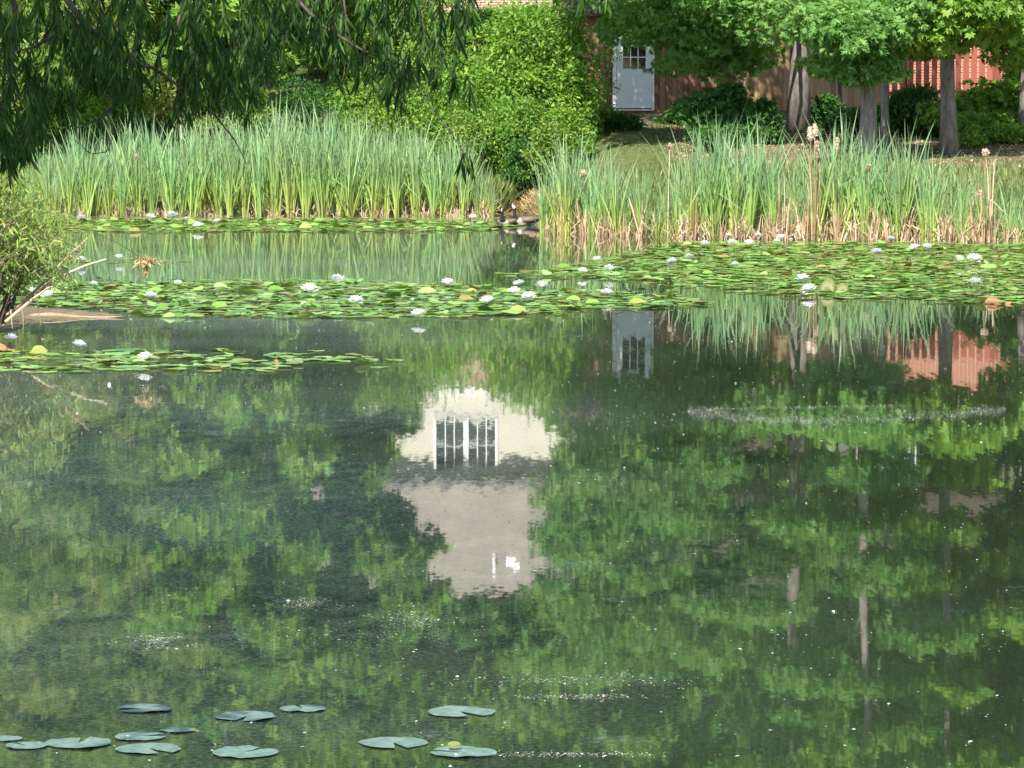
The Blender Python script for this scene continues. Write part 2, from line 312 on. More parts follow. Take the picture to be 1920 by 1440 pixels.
# ------------------------------------------------------------------ vegetation builders
def unit(n):
    v = rng.normal(size=(n, 3)); return v / np.linalg.norm(v, axis=1)[:, None]
def clump_leaves(mb, blobs, n, L, W, tmpl, droop=.3, up=.5, loose=.13):
    """n sprays spread through ellipsoid clumps (cx,cy,cz,rx,ry,rz), most of them near the clump surface"""
    B0 = np.array(blobs); u = unit(len(B0) * 4).reshape(len(B0), 4, 3); u[:, :, 2] *= .8
    sat = np.concatenate([B0[:, None, :3] + u * B0[:, None, 3:] * rng.uniform(.9, 1.35, (len(B0), 4, 1)), B0[:, None, 3:] * rng.uniform(.18, .42, (len(B0), 4, 1))], 2).reshape(-1, 6)
    B = np.concatenate([B0, sat]); vol = (B[:, 3] * B[:, 4] + B[:, 3] * B[:, 5] + B[:, 4] * B[:, 5]); w = vol / vol.sum()
    k = rng.choice(len(B), n, p=w); u = unit(n); r = rng.random(n) ** .28 * (1 + loose * rng.normal(size=n))
    u[:, 2] = np.where(rng.random(n) < .45, np.abs(u[:, 2]), u[:, 2])
    P = B[k, :3] + u * r[:, None] * B[k, 3:]
    A = u * .8 + unit(n) * .8; A[:, 2] -= droop
    N = u * .7 + unit(n) * .7; N[:, 2] += up
    sz = rng.uniform(.5, 1.4, n)
    tint = np.clip(rng.random(len(B))[k] * .45 + rng.random(n) * .6, 0, 1)
    mb.leaves(P, A, N, L * sz, W * sz, tmpl, tint)
def curve(p0, p1, sag=0.0, n=6, jit=.08):
    p0, p1 = np.array(p0, float), np.array(p1, float); t = np.linspace(0, 1, n)[:, None]
    P = p0 + (p1 - p0) * t; P[:, 2] += (sag * 4 * t * (1 - t))[:, 0] * np.linalg.norm(p1 - p0)
    P[1:-1] += rng.normal(size=(n - 2, 3)) * jit * np.linalg.norm(p1 - p0) / n; return P
def tree(name, label, x, y, H, r, crown, z0, nb, nleaf, leaf, mt, trunk_r=.2, tmpl=OAK, flat=.55, lean=(0, 0), bark='bark', group=None, extra=(), droop=.3, br=(.24, .4), cat='tree'):
    """crown = horizontal radius; z0 = lowest foliage above the base; H = total height"""
    g = gz(x, y) - .05
    t = empty(name, (x, y, g), label, cat, group)
    tb = MB(); n = 9; zs = np.linspace(0, H * .86, n); f = zs / H
    tx = lean[0] * f * H + .06 * np.sin(f * 7 + x) * min(1, H / 8); ty = lean[1] * f * H
    R = trunk_r * (1 - .85 * f); R[0] *= 1.3
    tb.tube(np.stack([tx, ty, zs], 1), R, 10)
    blobs = []
    for q in range(nb):
        z = z0 + (H - z0) * ((q + .5) / nb) ** .9 + rng.uniform(-.4, .4)
        e = (z - z0) / (H - z0); prof = math.sqrt(max(.05, 1 - (max(0, e - .25) / .8) ** 2)) * (.75 + .25 * min(1, e / .25))
        a = q * 2.4 + rng.uniform(-.5, .5); rr = crown * prof * (rng.uniform(.3, .8) if q % 4 else rng.uniform(.05, .25))
        br_ = crown * rng.uniform(*br)
        blobs.append((tx[int(e * 8)] + rr * math.cos(a), ty[int(e * 8)] + rr * math.sin(a), z, br_, br_, br_ * flat))
    blobs += list(extra)
    for b in blobs:
        zz = max(.75 * z0 if H > 8 else .25 * z0, min(b[2] * .86, b[2] - .25 * math.hypot(b[0], b[1]))); zi = min(zz, H * .8)
        tb.tube(curve((np.interp(zi, zs, tx), np.interp(zi, zs, ty), zi), b[:3], -.06), np.linspace(max(.025, trunk_r * .33 * (1 - zi / H)), .012, 6), 5)
    tb.obj('trunk', M[bark], t, True)
    cb = MB(); clump_leaves(cb, blobs, nleaf, leaf, leaf, tmpl, droop); cb.obj('crown', M[mt], t)
    return t
def shrub(name, label, px, py, Y, w, nleaf, leaf, mt, tmpl=DIAMOND, nb=9, wl=.5, group=None, cat='shrub', stems=7, zbase=None, d=None):
    p = at(px, py, Y); x = p[0]; g = gz(x, Y) if zbase is None else zbase
    t = empty(name, (x, Y, g - .03), label, cat, group); d = d or w * .7; h = max(.4, p[2] - g) * 1.03
    blobs = []
    for q in range(nb):
        a = q * 2.4 + rng.uniform(-.6, .6); e = (q + .5) / nb; z = h * (.15 + .72 * e + rng.uniform(-.08, .1)); rad = (1 - .5 * e) * rng.uniform(.3, 1.0)
        b = rng.uniform(.15, .32)
        blobs.append((w / 2 * rad * math.cos(a), d / 2 * rad * math.sin(a), z, w * b, d * b, h * b * .62))
    cb = MB(); clump_leaves(cb, blobs, int(nleaf * 1.9), leaf * .75, leaf * .75 * wl if tmpl is DIAMOND or tmpl is LANCE else leaf * .75, tmpl, .25, .6, .3)
    sb = MB()
    for b in blobs[:stems]: sb.tube(curve((b[0] * .15, b[1] * .15, 0), b[:3], .03), np.linspace(.03, .008, 6), 5)
    sb.obj('stem', M['stem'], t, True); cb.obj('foliage', M[mt], t)
    return t

# ------------------------------------------------------------------ buildings and fences
def wall_boards(mb, x0, x1, y, z0, z1, w, gap, depth=.022):
    x = x0
    while x < x1 - w * .5:
        ww = min(w, x1 - x); o = rng.uniform(0, .008)
        mb.box(x, x + ww - gap, y - o - depth, y - o, z0 if np.isscalar(z0) else z0(x), (z1 if np.isscalar(z1) else z1(x)) + rng.uniform(-.012, .012)); x += w
# garden shed with the white door
YS = 94.0
dx0, dx1 = at(1149, 0, YS)[0], at(1227, 0, YS)[0]; dz0 = at(960, 205, YS)[2]
sx0, sx1 = at(1070, 0, YS)[0], at(1345, 0, YS)[0]
shed = empty('garden_shed', ((sx0 + sx1) / 2, YS, dz0 - .25), 'brown board shed with a white half-glazed door, under the oak branches', 'shed')
ox, oz = (sx0 + sx1) / 2, dz0 - .25
wb_ = MB(); wall_boards(wb_, sx0 - ox, dx0 - ox - .003, 0, -.25, 2.55, .14, .012); wall_boards(wb_, dx1 - ox + .003, sx1 - ox, 0, -.25, 2.55, .14, .012)
wall_boards(wb_, dx0 - ox, dx1 - ox, 0, 2.36, 2.55, .14, .012)
wb_.box(sx0 - ox, sx1 - ox, .012, 3.0, -.6, 2.53)
wb_.box(dx0 - ox, dx1 - ox, -.03, .008, -.4, .215)
wb_.obj('wall', M['brown_boards'], shed)
rb = MB(); W2 = (sx1 - sx0) / 2 + .25
rb.add([(-W2, -.35, 2.5), (W2, -.35, 2.5), (W2, 1.6, 3.5), (-W2, 1.6, 3.5), (-W2, 3.3, 2.5), (W2, 3.3, 2.5), (-W2, -.35, 2.6), (W2, -.35, 2.6), (W2, 1.6, 3.6), (-W2, 1.6, 3.6), (-W2, 3.3, 2.6), (W2, 3.3, 2.6)],
       np.array([(0, 3, 2, 1), (3, 4, 5, 2), (6, 7, 8, 9), (9, 8, 11, 10), (0, 1, 7, 6), (4, 10, 11, 5), (0, 6, 9, 3), (3, 9, 10, 4), (1, 2, 8, 7), (2, 5, 11, 8)]))
rb.obj('roof', M['dark_roof'], shed)
a0, a1 = dx0 - ox, dx1 - ox; dw = a1 - a0; zb = .25
db = MB(); fx0, fx1 = a0 + .09, a1 - .05
gx0, gx1, gz0, gz1 = fx0 + .16, fx1 - .16, zb + .98, zb + 1.82
for (p, q, r, s_) in ((fx0, fx1, zb + .03, gz0), (fx0, gx0, gz0, gz1), (gx1, fx1, gz0, gz1), (fx0, fx1, gz1, zb + 2.02)): db.box(p, q, -.05, -.012, r, s_, .5)
for (p, q, r, s_) in ((fx0 + .12, fx0 + .37, zb + .16, gz0 - .14), (fx1 - .37, fx1 - .12, zb + .16, gz0 - .14)): db.box(p, q, -.056, -.05, r, s_, .5)
door = db.obj('door', M['door'], shed)
jb = MB(); jb.box(a0, fx0 - .004, -.075, -.012, zb, zb + 2.1, .5); jb.box(fx1 + .004, a1, -.075, -.012, zb, zb + 2.1, .5); jb.box(fx0 - .004, fx1 + .004, -.073, -.012, zb + 2.024, zb + 2.1, .5); jb.box(a0, a1, -.1, -.012, zb - .03, zb, .5)
jb.obj('door_frame', M['white'], door)
pb = MB(); pb.box(gx0, gx1, -.03, -.02, gz0, gz1, .5); pb.obj('pane', M['glass'], door)
mb_ = MB()
for k in (1, 2):
    xx = gx0 + (gx1 - gx0) * k / 3; mb_.box(xx - .012, xx + .012, -.048, -.032, gz0, gz1, .5)
    zz = gz0 + (gz1 - gz0) * k / 3; mb_.box(gx0, gx1, -.046, -.034, zz - .012, zz + .012, .5)
mb_.obj('glazing_bars', M['white'], door)
kb = MB(); kb.tube([(fx1 - .07, -.05, zb + .95), (fx1 - .07, -.085, zb + .95), (fx1 - .07, -.11, zb + .95)], [.012, .012, .03], 10); kb.obj('handle', M['gutter'], door)

# tan board fence, then the red picket fence
def fence(name, label, px0, px1, Y0, Y1, h, w, gap, mt, posts):
    p0, p1 = at(px0, 200, Y0), at(px1, 200, Y1); L = math.hypot(p1[0] - p0[0], Y1 - Y0)
    f = empty(name, (p0[0], Y0, 0), label, 'fence', rz=math.atan2(Y1 - Y0, p1[0] - p0[0]))
    zf = lambda x: gz(p0[0] + x * (p1[0] - p0[0]) / L, Y0 + x * (Y1 - Y0) / L)
    b = MB(); wall_boards(b, 0, L, 0, lambda x: zf(x) + .04, lambda x: zf(x) + h, w, gap); b.obj('board_panel', mt, f)
    r = MB()
    for hh in (.35, h - .35): r.tube([(x, .025, zf(x) + hh) for x in np.linspace(0, L, 8)], .04, 4)
    r.obj('rail', mt, f)
    for k in range(posts):
        x = L * (k + .5) / posts; q = MB(); q.box(x - .05, x + .05, .07, .17, zf(x) - .3, zf(x) + h + .05); q.obj('post', mt, f)
    return f
fence('board_fence', 'tan close-board fence behind the oak trunks, right of the shed', 1338, 1655, 95.2, 95.6, 1.75, .145, .006, M['tan_boards'], 3)
fence('picket_fence', 'red picket fence with brick showing through its gaps', 1657, 1990, 95.7, 96.2, 1.55, .20, .065, M['red_boards'], 4)

def window(house, x0, x1, z0, z1, y, cols=3, rows=2, name='window'):
    w = MB(); t = .09
    for (p, q, r, s_) in ((x0 - t, x0, z0 - t, z1 + t), (x1, x1 + t, z0 - t, z1 + t), (x0, x1, z1, z1 + t), (x0, x1, z0 - t, z0)): w.box(p, q, y - .05, y + .01, r, s_, .5)
    w.box(x0, x1, y - .035, y + .01, (z0 + z1) / 2 - .035, (z0 + z1) / 2 + .035, .5)
    for k in range(1, cols):
        xx = x0 + (x1 - x0) * k / cols
        for (p, q) in ((z0, (z0 + z1) / 2 - .035), ((z0 + z1) / 2 + .035, z1)): w.box(xx - .018, xx + .018, y - .03, y + .008, p, q, .5)
    o = w.obj(name, M['white'], house)
    g = MB(); g.box(x0, x1, y - .012, y + .005, z0, z1, .5); g.obj('pane', M['glass'], o); return o
# cream house on a brick ground floor: stands above the frame, seen mirrored in the pond
YH = 125.0
def mz(ref_y, Y): return (ref_y - 200) / sc(Y) - HC
hx0, hx1 = at(600, 0, YH)[0], at(1240, 0, YH)[0]; hg = 3.6
house = empty('cream_house', ((hx0 + hx1) / 2, YH, hg), 'two-storey house, cream siding over red brick, mirrored at the middle of the pond', 'house')
hox = (hx0 + hx1) / 2; zB, zE, zR = mz(738, YH), mz(893, YH), mz(1105, YH + 5.5)
b = MB(); b.box(hx0 - hox, hx1 - hox, 0, 10.5, -1, zB - hg); b.obj('brick_wall', M['brick2'], house)
b = MB(); b.box(hx0 - hox, hx1 - hox, -.06, 10.5, zB - hg + .003, zE - hg); b.obj('siding', M['siding'], house)
for (pa, pb2) in ((817, 868), (878, 928)):
    window(house, at(pa, 0, YH)[0] - hox, at(pb2, 0, YH)[0] - hox, mz(790, YH) - hg, mz(880, YH) - hg, -.07)
window(house, at(1052, 0, YH)[0] - hox, at(1082, 0, YH)[0] - hox, 4.7 - hg, 6.2 - hg, -.01)
b = MB(); hw = (hx1 - hx0) / 2 + .35; e0 = zE - hg + .22; rr = zR - hg
b.add([(-hw, -.5, e0), (hw, -.5, e0), (hw, 5.3, rr), (-hw, 5.3, rr), (-hw, 11.0, e0), (hw, 11.0, e0), (-hw, -.5, e0 + .14), (hw, -.5, e0 + .14), (hw, 5.3, rr + .14), (-hw, 5.3, rr + .14), (-hw, 11.0, e0 + .14), (hw, 11.0, e0 + .14)],
      np.array([(0, 3, 2, 1), (3, 4, 5, 2), (6, 7, 8, 9), (9, 8, 11, 10), (0, 1, 7, 6), (4, 10, 11, 5), (0, 6, 9, 3), (3, 9, 10, 4), (1, 2, 8, 7), (2, 5, 11, 8)]))
roof = b.obj('roof', M['roof'], house)
b = MB(); b.box(hx0 - hox - .02, hx0 - hox + .14, -.1, -.063, zB - hg, zE - hg, .5); b.box(hx1 - hox - .14, hx1 - hox + .02, -.1, -.063, zB - hg, zE - hg, .5); b.box(hx0 - hox + .143, hx1 - hox - .143, -.085, -.063, zE - hg - .22, zE - hg - .21 + .2, .5); b.box(hx0 - hox, hx1 - hox, -.12, -.063, zB - hg - .14, zB - hg - .002, .5); b.obj('trim', M['white'], house)
b = MB(); b.box(-hw, hw, -.66, -.503, e0 - .12, e0 + .1); b.box(-hw, hw, -.5, -.065, e0 - .2, e0 - .003); b.obj('gutter', M['gutter'], house)
vx = at(925, 0, YH)[0] - hox; zz = e0 + (rr - e0) * .62
b = MB(); b.tube([(vx, 3.1, zz - .2), (vx, 3.1, zz + .55), (vx, 3.1, zz + .95)], .06, 8); b.obj('vent_pipe', M['white'], roof)
vx = at(962, 0, YH)[0] - hox; sl = (rr - e0) / 5.8
b = MB(); b.add([(vx - .22, y_, e0 + (y_ + .5) * sl + dz) for dz in (.142, .25) for y_ in (3.3, 3.75)] + [(vx + .22, y_, e0 + (y_ + .5) * sl + dz) for dz in (.142, .25) for y_ in (3.3, 3.75)],
      np.array([(2, 6, 7, 3), (0, 4, 6, 2), (1, 3, 7, 5), (0, 2, 3, 1), (4, 5, 7, 6)])); b.obj('skylight_glare', M['white'], roof)  # plain white: the glare on the skylight is put into its colour
# brick house on the right
YB = 103.0; bx0, bx1 = at(1610, 0, YB)[0], at(2120, 0, YB)[0]; bg = 2.3
bh = empty('brick_house', ((bx0 + bx1) / 2, YB, bg), 'red brick house with pale upper storey behind the red picket fence', 'house'); box = (bx0 + bx1) / 2
zB = mz(733, YB)
b = MB(); b.box(bx0 - box, bx1 - box, 0, 9, -1, zB - bg); b.obj('brick_wall', M['brick'], bh)
b = MB(); b.box(bx0 - box, bx1 - box, -.05, 9, zB - bg + .003, mz(915, YB) - bg); b.obj('siding', M['siding'], bh)
for (pa, pb2, za, zc) in ((1700, 1745, 800, 880), (1800, 1845, 800, 865)): window(bh, at(pa, 0, YB)[0] - box, at(pb2, 0, YB)[0] - box, mz(za, YB) - bg, mz(zc, YB) - bg, -.06, 2, 2)
b = MB(); hw = (bx1 - bx0) / 2 + .3; e0 = mz(925, YB) - bg; rr = e0 + 2.6
b.add([(-hw, -.5, e0), (hw, -.5, e0), (hw, 4.5, rr), (-hw, 4.5, rr), (-hw, 9.5, e0), (hw, 9.5, e0), (-hw, -.5, e0 + .14), (hw, -.5, e0 + .14), (hw, 4.5, rr + .14), (-hw, 4.5, rr + .14), (-hw, 9.5, e0 + .14), (hw, 9.5, e0 + .14)],
      np.array([(0, 3, 2, 1), (3, 4, 5, 2), (6, 7, 8, 9), (9, 8, 11, 10), (0, 1, 7, 6), (4, 10, 11, 5), (0, 6, 9, 3), (3, 9, 10, 4), (1, 2, 8, 7), (2, 5, 11, 8)]))
b.obj('roof', M['dark_roof'], bh)
# blue bin
p = at(1040, 115, 93.5); bz = gz(p[0], 93.5)
bn = empty('wheeled_bin', (p[0], 93.5, bz), 'blue plastic bin half hidden by the bright green tree', 'bin')
top = at(960, 107, 93.5)[2] - bz
b = MB(); b.add([(sx * w, sy * w * .9, z) for z, w in ((.05, .2), (top - .1, .27)) for sx, sy in ((-1, -1), (1, -1), (1, 1), (-1, 1))], np.array([(0, 3, 2, 1), (4, 5, 6, 7), (0, 1, 5, 4), (1, 2, 6, 5), (2, 3, 7, 6), (3, 0, 4, 7)])); b.obj('body', M['blue'], bn)
b = MB(); b.box(-.3, .3, -.28, .28, top - .097, top - .03); b.box(-.2, .2, -.2, .2, top - .03, top); b.obj('lid', M['blue'], bn)
for sx in (-.17, .17):
    b = MB(); b.tube([(sx - .03, .22, .09), (sx, .22, .09), (sx + .03, .22, .09)], .09, 12); b.obj('wheel', M['gutter'], bn)

# ------------------------------------------------------------------ trees of the far bank
def X(px, Y): return at(px, 200, Y)[0]
def local(x, y, lst):   # foliage clumps given as (px, py, Y, rx, ry, rz) -> tree space
    g = gz(x, y) - .05; out = []
    for (px, py, Y, rx, ry, rz) in lst:
        q = at(px, py, Y); out.append((q[0] - x, q[1] - y, q[2] - g, rx, ry, rz))
    return out
xa, xb, xc = X(1495, 88), X(1622, 80), X(1780, 82)
tree('oak_tree', 'big oak with a thick dappled trunk rising right of the shed', xa, 88, 13.2, 0, 3.7, 3.6, 20, 42000, .13, 'oak', .25, OAK, .34,
     extra=local(xa, 88, [(1240, 60, 86.5, 1.0, .9, .42), (1330, 45, 85, 1.1, 1, .42), (1450, 50, 84, 1.1, 1, .42), (1400, 15, 84, 1.3, 1, .4), (1300, 110, 86.5, .8, .8, .3), (1370, 128, 86, .7, .7, .26), (1560, 25, 84.5, .9, .9, .36), (1200, 20, 87, .9, .9, .4), (1255, 128, 88, .5, .5, .18), (1405, 105, 86, .8, .8, .3), (1130, -230, 89, 1.3, 1.2, .6), (1210, -280, 89.5, 1.3, 1.2, .6), (1170, -400, 90, 1.4, 1.3, .6), (1090, -340, 90, 1.2, 1.2, .6), (1260, -190, 89, 1.2, 1.1, .5), (1240, -90, 85.5, 1.2, 1.0, .5), (1120, -480, 91, 1.3, 1.2, .6), (1150, -90, 84, 1.0, 1.0, .45), (1230, -150, 83.5, 1.1, 1, .45), (1300, -60, 83.5, 1.1, 1, .4), (1100, -170, 85, 1.0, 1, .45), (1200, -40, 84, .9, .9, .3), (1090, -55, 88, .7, .8, .4), (1062, -135, 88.5, .85, .8, .45), (1115, -15, 87.5, .7, .7, .3), (1078, -250, 89, .95, .9, .5), (1170, 60, 88, .7, .7, .35), (1300, 15, 86, 1.2, 1, .4), (1340, 80, 85.5, .9, .9, .35)]))  # clumps above the frame include ones added to shade the shed and slope
tree('oak_tree', 'slimmer leaning oak between the thick oak and the maple', xb, 80, 11.5, 0, 2.6, 4.2, 13, 20000, .13, 'oak', .19, OAK, .36, (.012, .01),
     extra=local(xb, 80, [(1590, 70, 78.5, .9, .9, .4), (1640, 40, 79, .8, .8, .4), (1600, 140, 79, .55, .5, .22), (1650, 130, 79, .5, .5, .25), (1560, 125, 80, .5, .5, .2), (1560, 40, 79, .9, .9, .4), (1670, 20, 79.5, .8, .8, .4), (1640, 85, 79, .7, .7, .3)]))
tree('maple_tree', 'pale-trunked maple with yellow-green leaves before the red fence', xc, 82, 12.5, 0, 3.0, 4.0, 16, 24000, .14, 'maple', .17, MAPLE, .36,
     extra=local(xc, 82, [(1720, 75, 80, .8, .8, .32), (1800, 20, 80, 1.1, 1, .5), (1870, 50, 80.5, .9, .9, .4), (1680, 95, 80.5, .5, .5, .25), (1750, 88, 81, .5, .5, .22), (1900, 95, 82, .6, .7, .4), (1745, 45, 80, .7, .7, .3)]))
x_ = X(1657, 84); tree('young_oak', 'thin pale-barked young tree just right of the leaning oak', x_, 84, 6.5, 0, 1.1, 3.2, 6, 1300, .2, 'oak', .10, OAK, .5)
x_ = X(1573, 90); tree('sapling', 'thin dark sapling before the tan fence', x_, 90, 5.0, 0, .9, 2.4, 5, 900, .2, 'oak', .055, OAK, .5, bark='dark_bark')
x_ = X(1387, 90); tree('small_tree', 'slender shaded tree beside the shed wall', x_, 90, 6.5, 0, 1.2, 2.6, 6, 1300, .22, 'dark', .10, OAK, .5, bark='dark_bark')
x_ = X(1930, 84); tree('maple_tree', 'dark green maple leaning in at the right edge', x_, 84, 13, 0, 3.2, 2.6, 20, 12000, .19, 'dark', .18, MAPLE, .45)
# the taller wood behind, most of it seen only as reflection
def big(name, label, px, Y, H, crown, z0, mt, n=8500, leaf=.5, tmpl=TRI, nb=24, flat=.5, tr=.22):
    tree(name, label, X(px, Y), Y, H, 0, crown, z0, nb, int(n * 2.2), leaf * .55, mt, tr, tmpl, .7, group='trees standing behind the far bank', br=(.24, .42))
big('willow_tree', 'yellow-green willow far left behind the cattails', 40, 98, 13, 3.6, .8, 'yellow', 9000, .42, LANCE4)
big('willow_tree', 'tan-green willow between the far-left willow and the green ash', 225, 103, 12, 3.3, .8, 'yellow', 9000, .42, LANCE4)
big('ash_tree', 'bright green ash behind the left cattails', 420, 108, 15.5, 3.6, 1.0, 'bright', 11000)
big('ash_tree', 'slender ash left of the cream house', 652, 114, 13, 2.6, 1.0, 'back', 14000)
big('tulip_tree', 'tall tree behind the left end of the cream house', 690, 143, 19, 5, 4, 'back', 7000, .75)
big('tulip_tree', 'tall tree behind the cream house roof', 900, 146, 26, 6, 8, 'dark', 8000, .75)
big('tulip_tree', 'tall tree behind the right end of the cream house', 1130, 142, 27, 6, 5, 'back', 8000, .75)
big('hickory_tree', 'tall hickory behind the shed', 1190, 106, 17, 3.1, 2.0, 'back', 14000)
big('hickory_tree', 'broad green hickory behind the tan fence', 1420, 113, 20, 4.2, 3, 'back', 10000)
big('tulip_tree', 'tall tree at the back above the brick house', 1600, 122, 23, 4.5, 5, 'back', 8500, .6)
big('tulip_tree', 'bright tall tree behind the brick house', 1800, 121, 24, 4.5, 8, 'bright', 8500, .6)
big('tulip_tree', 'tall tree behind the right edge of the brick house', 2010, 118, 22, 4.5, 4, 'back', 8000, .6)
big('ash_tree', 'mid-green ash outside the left edge of the view', -150, 104, 16, 4, 1, 'back', 6500)
big('tulip_tree', 'far tall tree behind the willows', 150, 138, 21, 5.5, 3, 'back', 7500, .75)
big('tulip_tree', 'far tall tree behind the bright green ash', 420, 140, 19.5, 5.5, 3, 'bright', 7500, .75)
for k, (px, H) in enumerate(((0, 22), (280, 20), (560, 17), (800, 24), (1020, 29), (1270, 29), (1480, 28), (1700, 28), (1920, 28))):
    tree('forest_tree', 'tall tree of the far wood behind the houses, seen mirrored in the pond', X(px, 160), 160, H, 0, 7, 2, 24, 11000, .7, 'dark', .3, TRI, .7, group='trees of the far wood')
for px, Y, H, cr, mt, lab in ((50, 93, 8.5, 2.3, 'yellow', 'yellowish young willow just behind the left end of the cattails'), (205, 94, 7.8, 2.1, 'yellow', 'tan-tipped young willow behind the left cattails'), (345, 95, 9.0, 2.0, 'bright', 'bright young tree behind the left cattails'), (500, 101, 10.5, 1.9, 'bright', 'bright young tree left of the sunny lawn')):
    tree('young_tree', lab, X(px, Y), Y, H, 0, cr, 1.2, 18, 9000, .22, mt, .1, LANCE4 if mt == 'yellow' else TRI, .7, group='young trees behind the left cattails', br=(.26, .42))
# shrubs: px, top py, Y, width
shrub('small_tree', 'bright green small tree left of the shed, hiding a brick wall', 980, -2, 89, 2.9, 9500, .15, 'bright', DIAMOND, 24, .5, cat='tree')
shrub('shrub', 'bright shrub joining the small tree on its left', 845, 45, 91, 2.4, 5500, .14, 'bright', DIAMOND, 12)
shrub('shrub', 'leafy green shrub spilling down to the gap in the cattails', 965, 180, 87.0, 2.4, 6500, .12, 'back', DIAMOND, 14)
shrub('shrub', 'low dark bush right above the two geese', 985, 255, 85.6, 1.2, 3000, .1, 'dark', DIAMOND, 10)
shrub('shrub', 'yellow-green bush beside the low dark bush', 880, 215, 86.6, 1.7, 3600, .1, 'olive', DIAMOND, 10)
shrub('shrub', 'tall sprawling shrub before the left corner of the shed', 1065, 25, 90.5, 1.5, 4200, .14, 'bright', LANCE, 14, .4)
shrub('shrub', 'drooping green shrub left of the shed door', 1075, 140, 88.5, 1.05, 2400, .15, 'bright', LANCE, 11, .45)
shrub('shrub', 'yellow-green shrub behind the right end of the left cattails', 760, 120, 92, 2.8, 6000, .11, 'olive', DIAMOND, 14)
shrub('shrub', 'mid-green shrub above the cattails, right of the dark hollow', 680, 150, 95, 1.9, 3500, .13, 'bright', DIAMOND, 10)
shrub('hedge', 'dark hedge at the foot of the sunny lawn', 585, 150, 97, 2.2, 2600, .11, 'dark', DIAMOND, 10, cat='hedge')
shrub('shrub', 'sunny yellowish shrub behind the left cattails, under the ash', 430, 90, 96, 2.6, 5500, .14, 'olive', LANCE, 14, .35)
shrub('shrub', 'yellow willow scrub left of the sunny shrub', 290, 70, 95, 2.6, 5500, .16, 'yellow', LANCE, 14, .3)
shrub('shrub', 'green willow scrub behind the left end of the cattails', 130, 90, 94, 2.8, 5500, .16, 'bright', LANCE, 14, .3)
shrub('shrub', 'yellow scrub at the far left edge of the bank', 10, 70, 93, 2.6, 5000, .16, 'yellow', LANCE, 12, .3)
shrub('shrub', 'leafy shrub growing against the brick wall of the cream house', 955, 12, 121, 4.2, 5000, .2, 'back', DIAMOND, 14)
shrub('shrub', 'tall green shrub below the cream house, left part', 540, 10, 112, 3.2, 5000, .18, 'bright', DIAMOND, 14)
shrub('shrub', 'tall olive shrub below the cream house, middle', 725, -50, 106, 3.6, 9500, .17, 'olive', DIAMOND, 18)
shrub('shrub', 'bright shrub between the lawn and the olive shrub', 650, 40, 108, 2.4, 4500, .16, 'bright', DIAMOND, 12)
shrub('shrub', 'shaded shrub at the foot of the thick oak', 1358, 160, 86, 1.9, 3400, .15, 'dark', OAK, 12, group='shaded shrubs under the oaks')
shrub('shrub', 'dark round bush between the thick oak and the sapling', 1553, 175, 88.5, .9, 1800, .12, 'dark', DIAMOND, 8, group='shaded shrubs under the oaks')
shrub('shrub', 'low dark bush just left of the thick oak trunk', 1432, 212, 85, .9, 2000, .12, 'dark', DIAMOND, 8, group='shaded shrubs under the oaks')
shrub('shrub', 'spiky dark shrub left of the maple trunk', 1715, 165, 86, 1.5, 3000, .2, 'dark', LANCE, 10, .3)
shrub('shrub', 'sunlit yellow-green shrub right of the maple trunk', 1870, 165, 85, 2.4, 5000, .14, 'maple', MAPLE, 14)
shrub('shrub', 'low bright shrub at the maple foot', 1810, 225, 82.6, .9, 1300, .1, 'bright', DIAMOND, 7)
shrub('shrub', 'leafy shrub at the right edge before the fence', 1940, 110, 88, 1.6, 3500, .16, 'bright', MAPLE, 10)
shrub('shrub', 'small bush beside the shed doorstep', 1115, 190, 90, .8, 1500, .1, 'bright', LANCE, 7, .4)

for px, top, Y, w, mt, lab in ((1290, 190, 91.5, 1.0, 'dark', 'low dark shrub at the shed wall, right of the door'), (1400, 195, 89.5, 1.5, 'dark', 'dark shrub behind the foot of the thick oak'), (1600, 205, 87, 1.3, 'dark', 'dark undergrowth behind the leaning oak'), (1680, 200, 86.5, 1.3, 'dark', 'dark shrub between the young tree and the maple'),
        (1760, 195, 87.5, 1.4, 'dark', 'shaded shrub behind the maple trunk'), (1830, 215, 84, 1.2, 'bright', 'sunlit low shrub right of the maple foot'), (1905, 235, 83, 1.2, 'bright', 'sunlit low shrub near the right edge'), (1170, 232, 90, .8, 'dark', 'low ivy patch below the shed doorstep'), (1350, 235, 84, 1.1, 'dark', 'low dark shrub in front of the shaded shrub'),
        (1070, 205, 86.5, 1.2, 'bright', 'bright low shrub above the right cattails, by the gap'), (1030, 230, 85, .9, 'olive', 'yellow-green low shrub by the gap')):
    shrub('shrub', lab, px, top, Y, w, 2400, .12, mt, DIAMOND, 10, group='low undergrowth of the right bank')
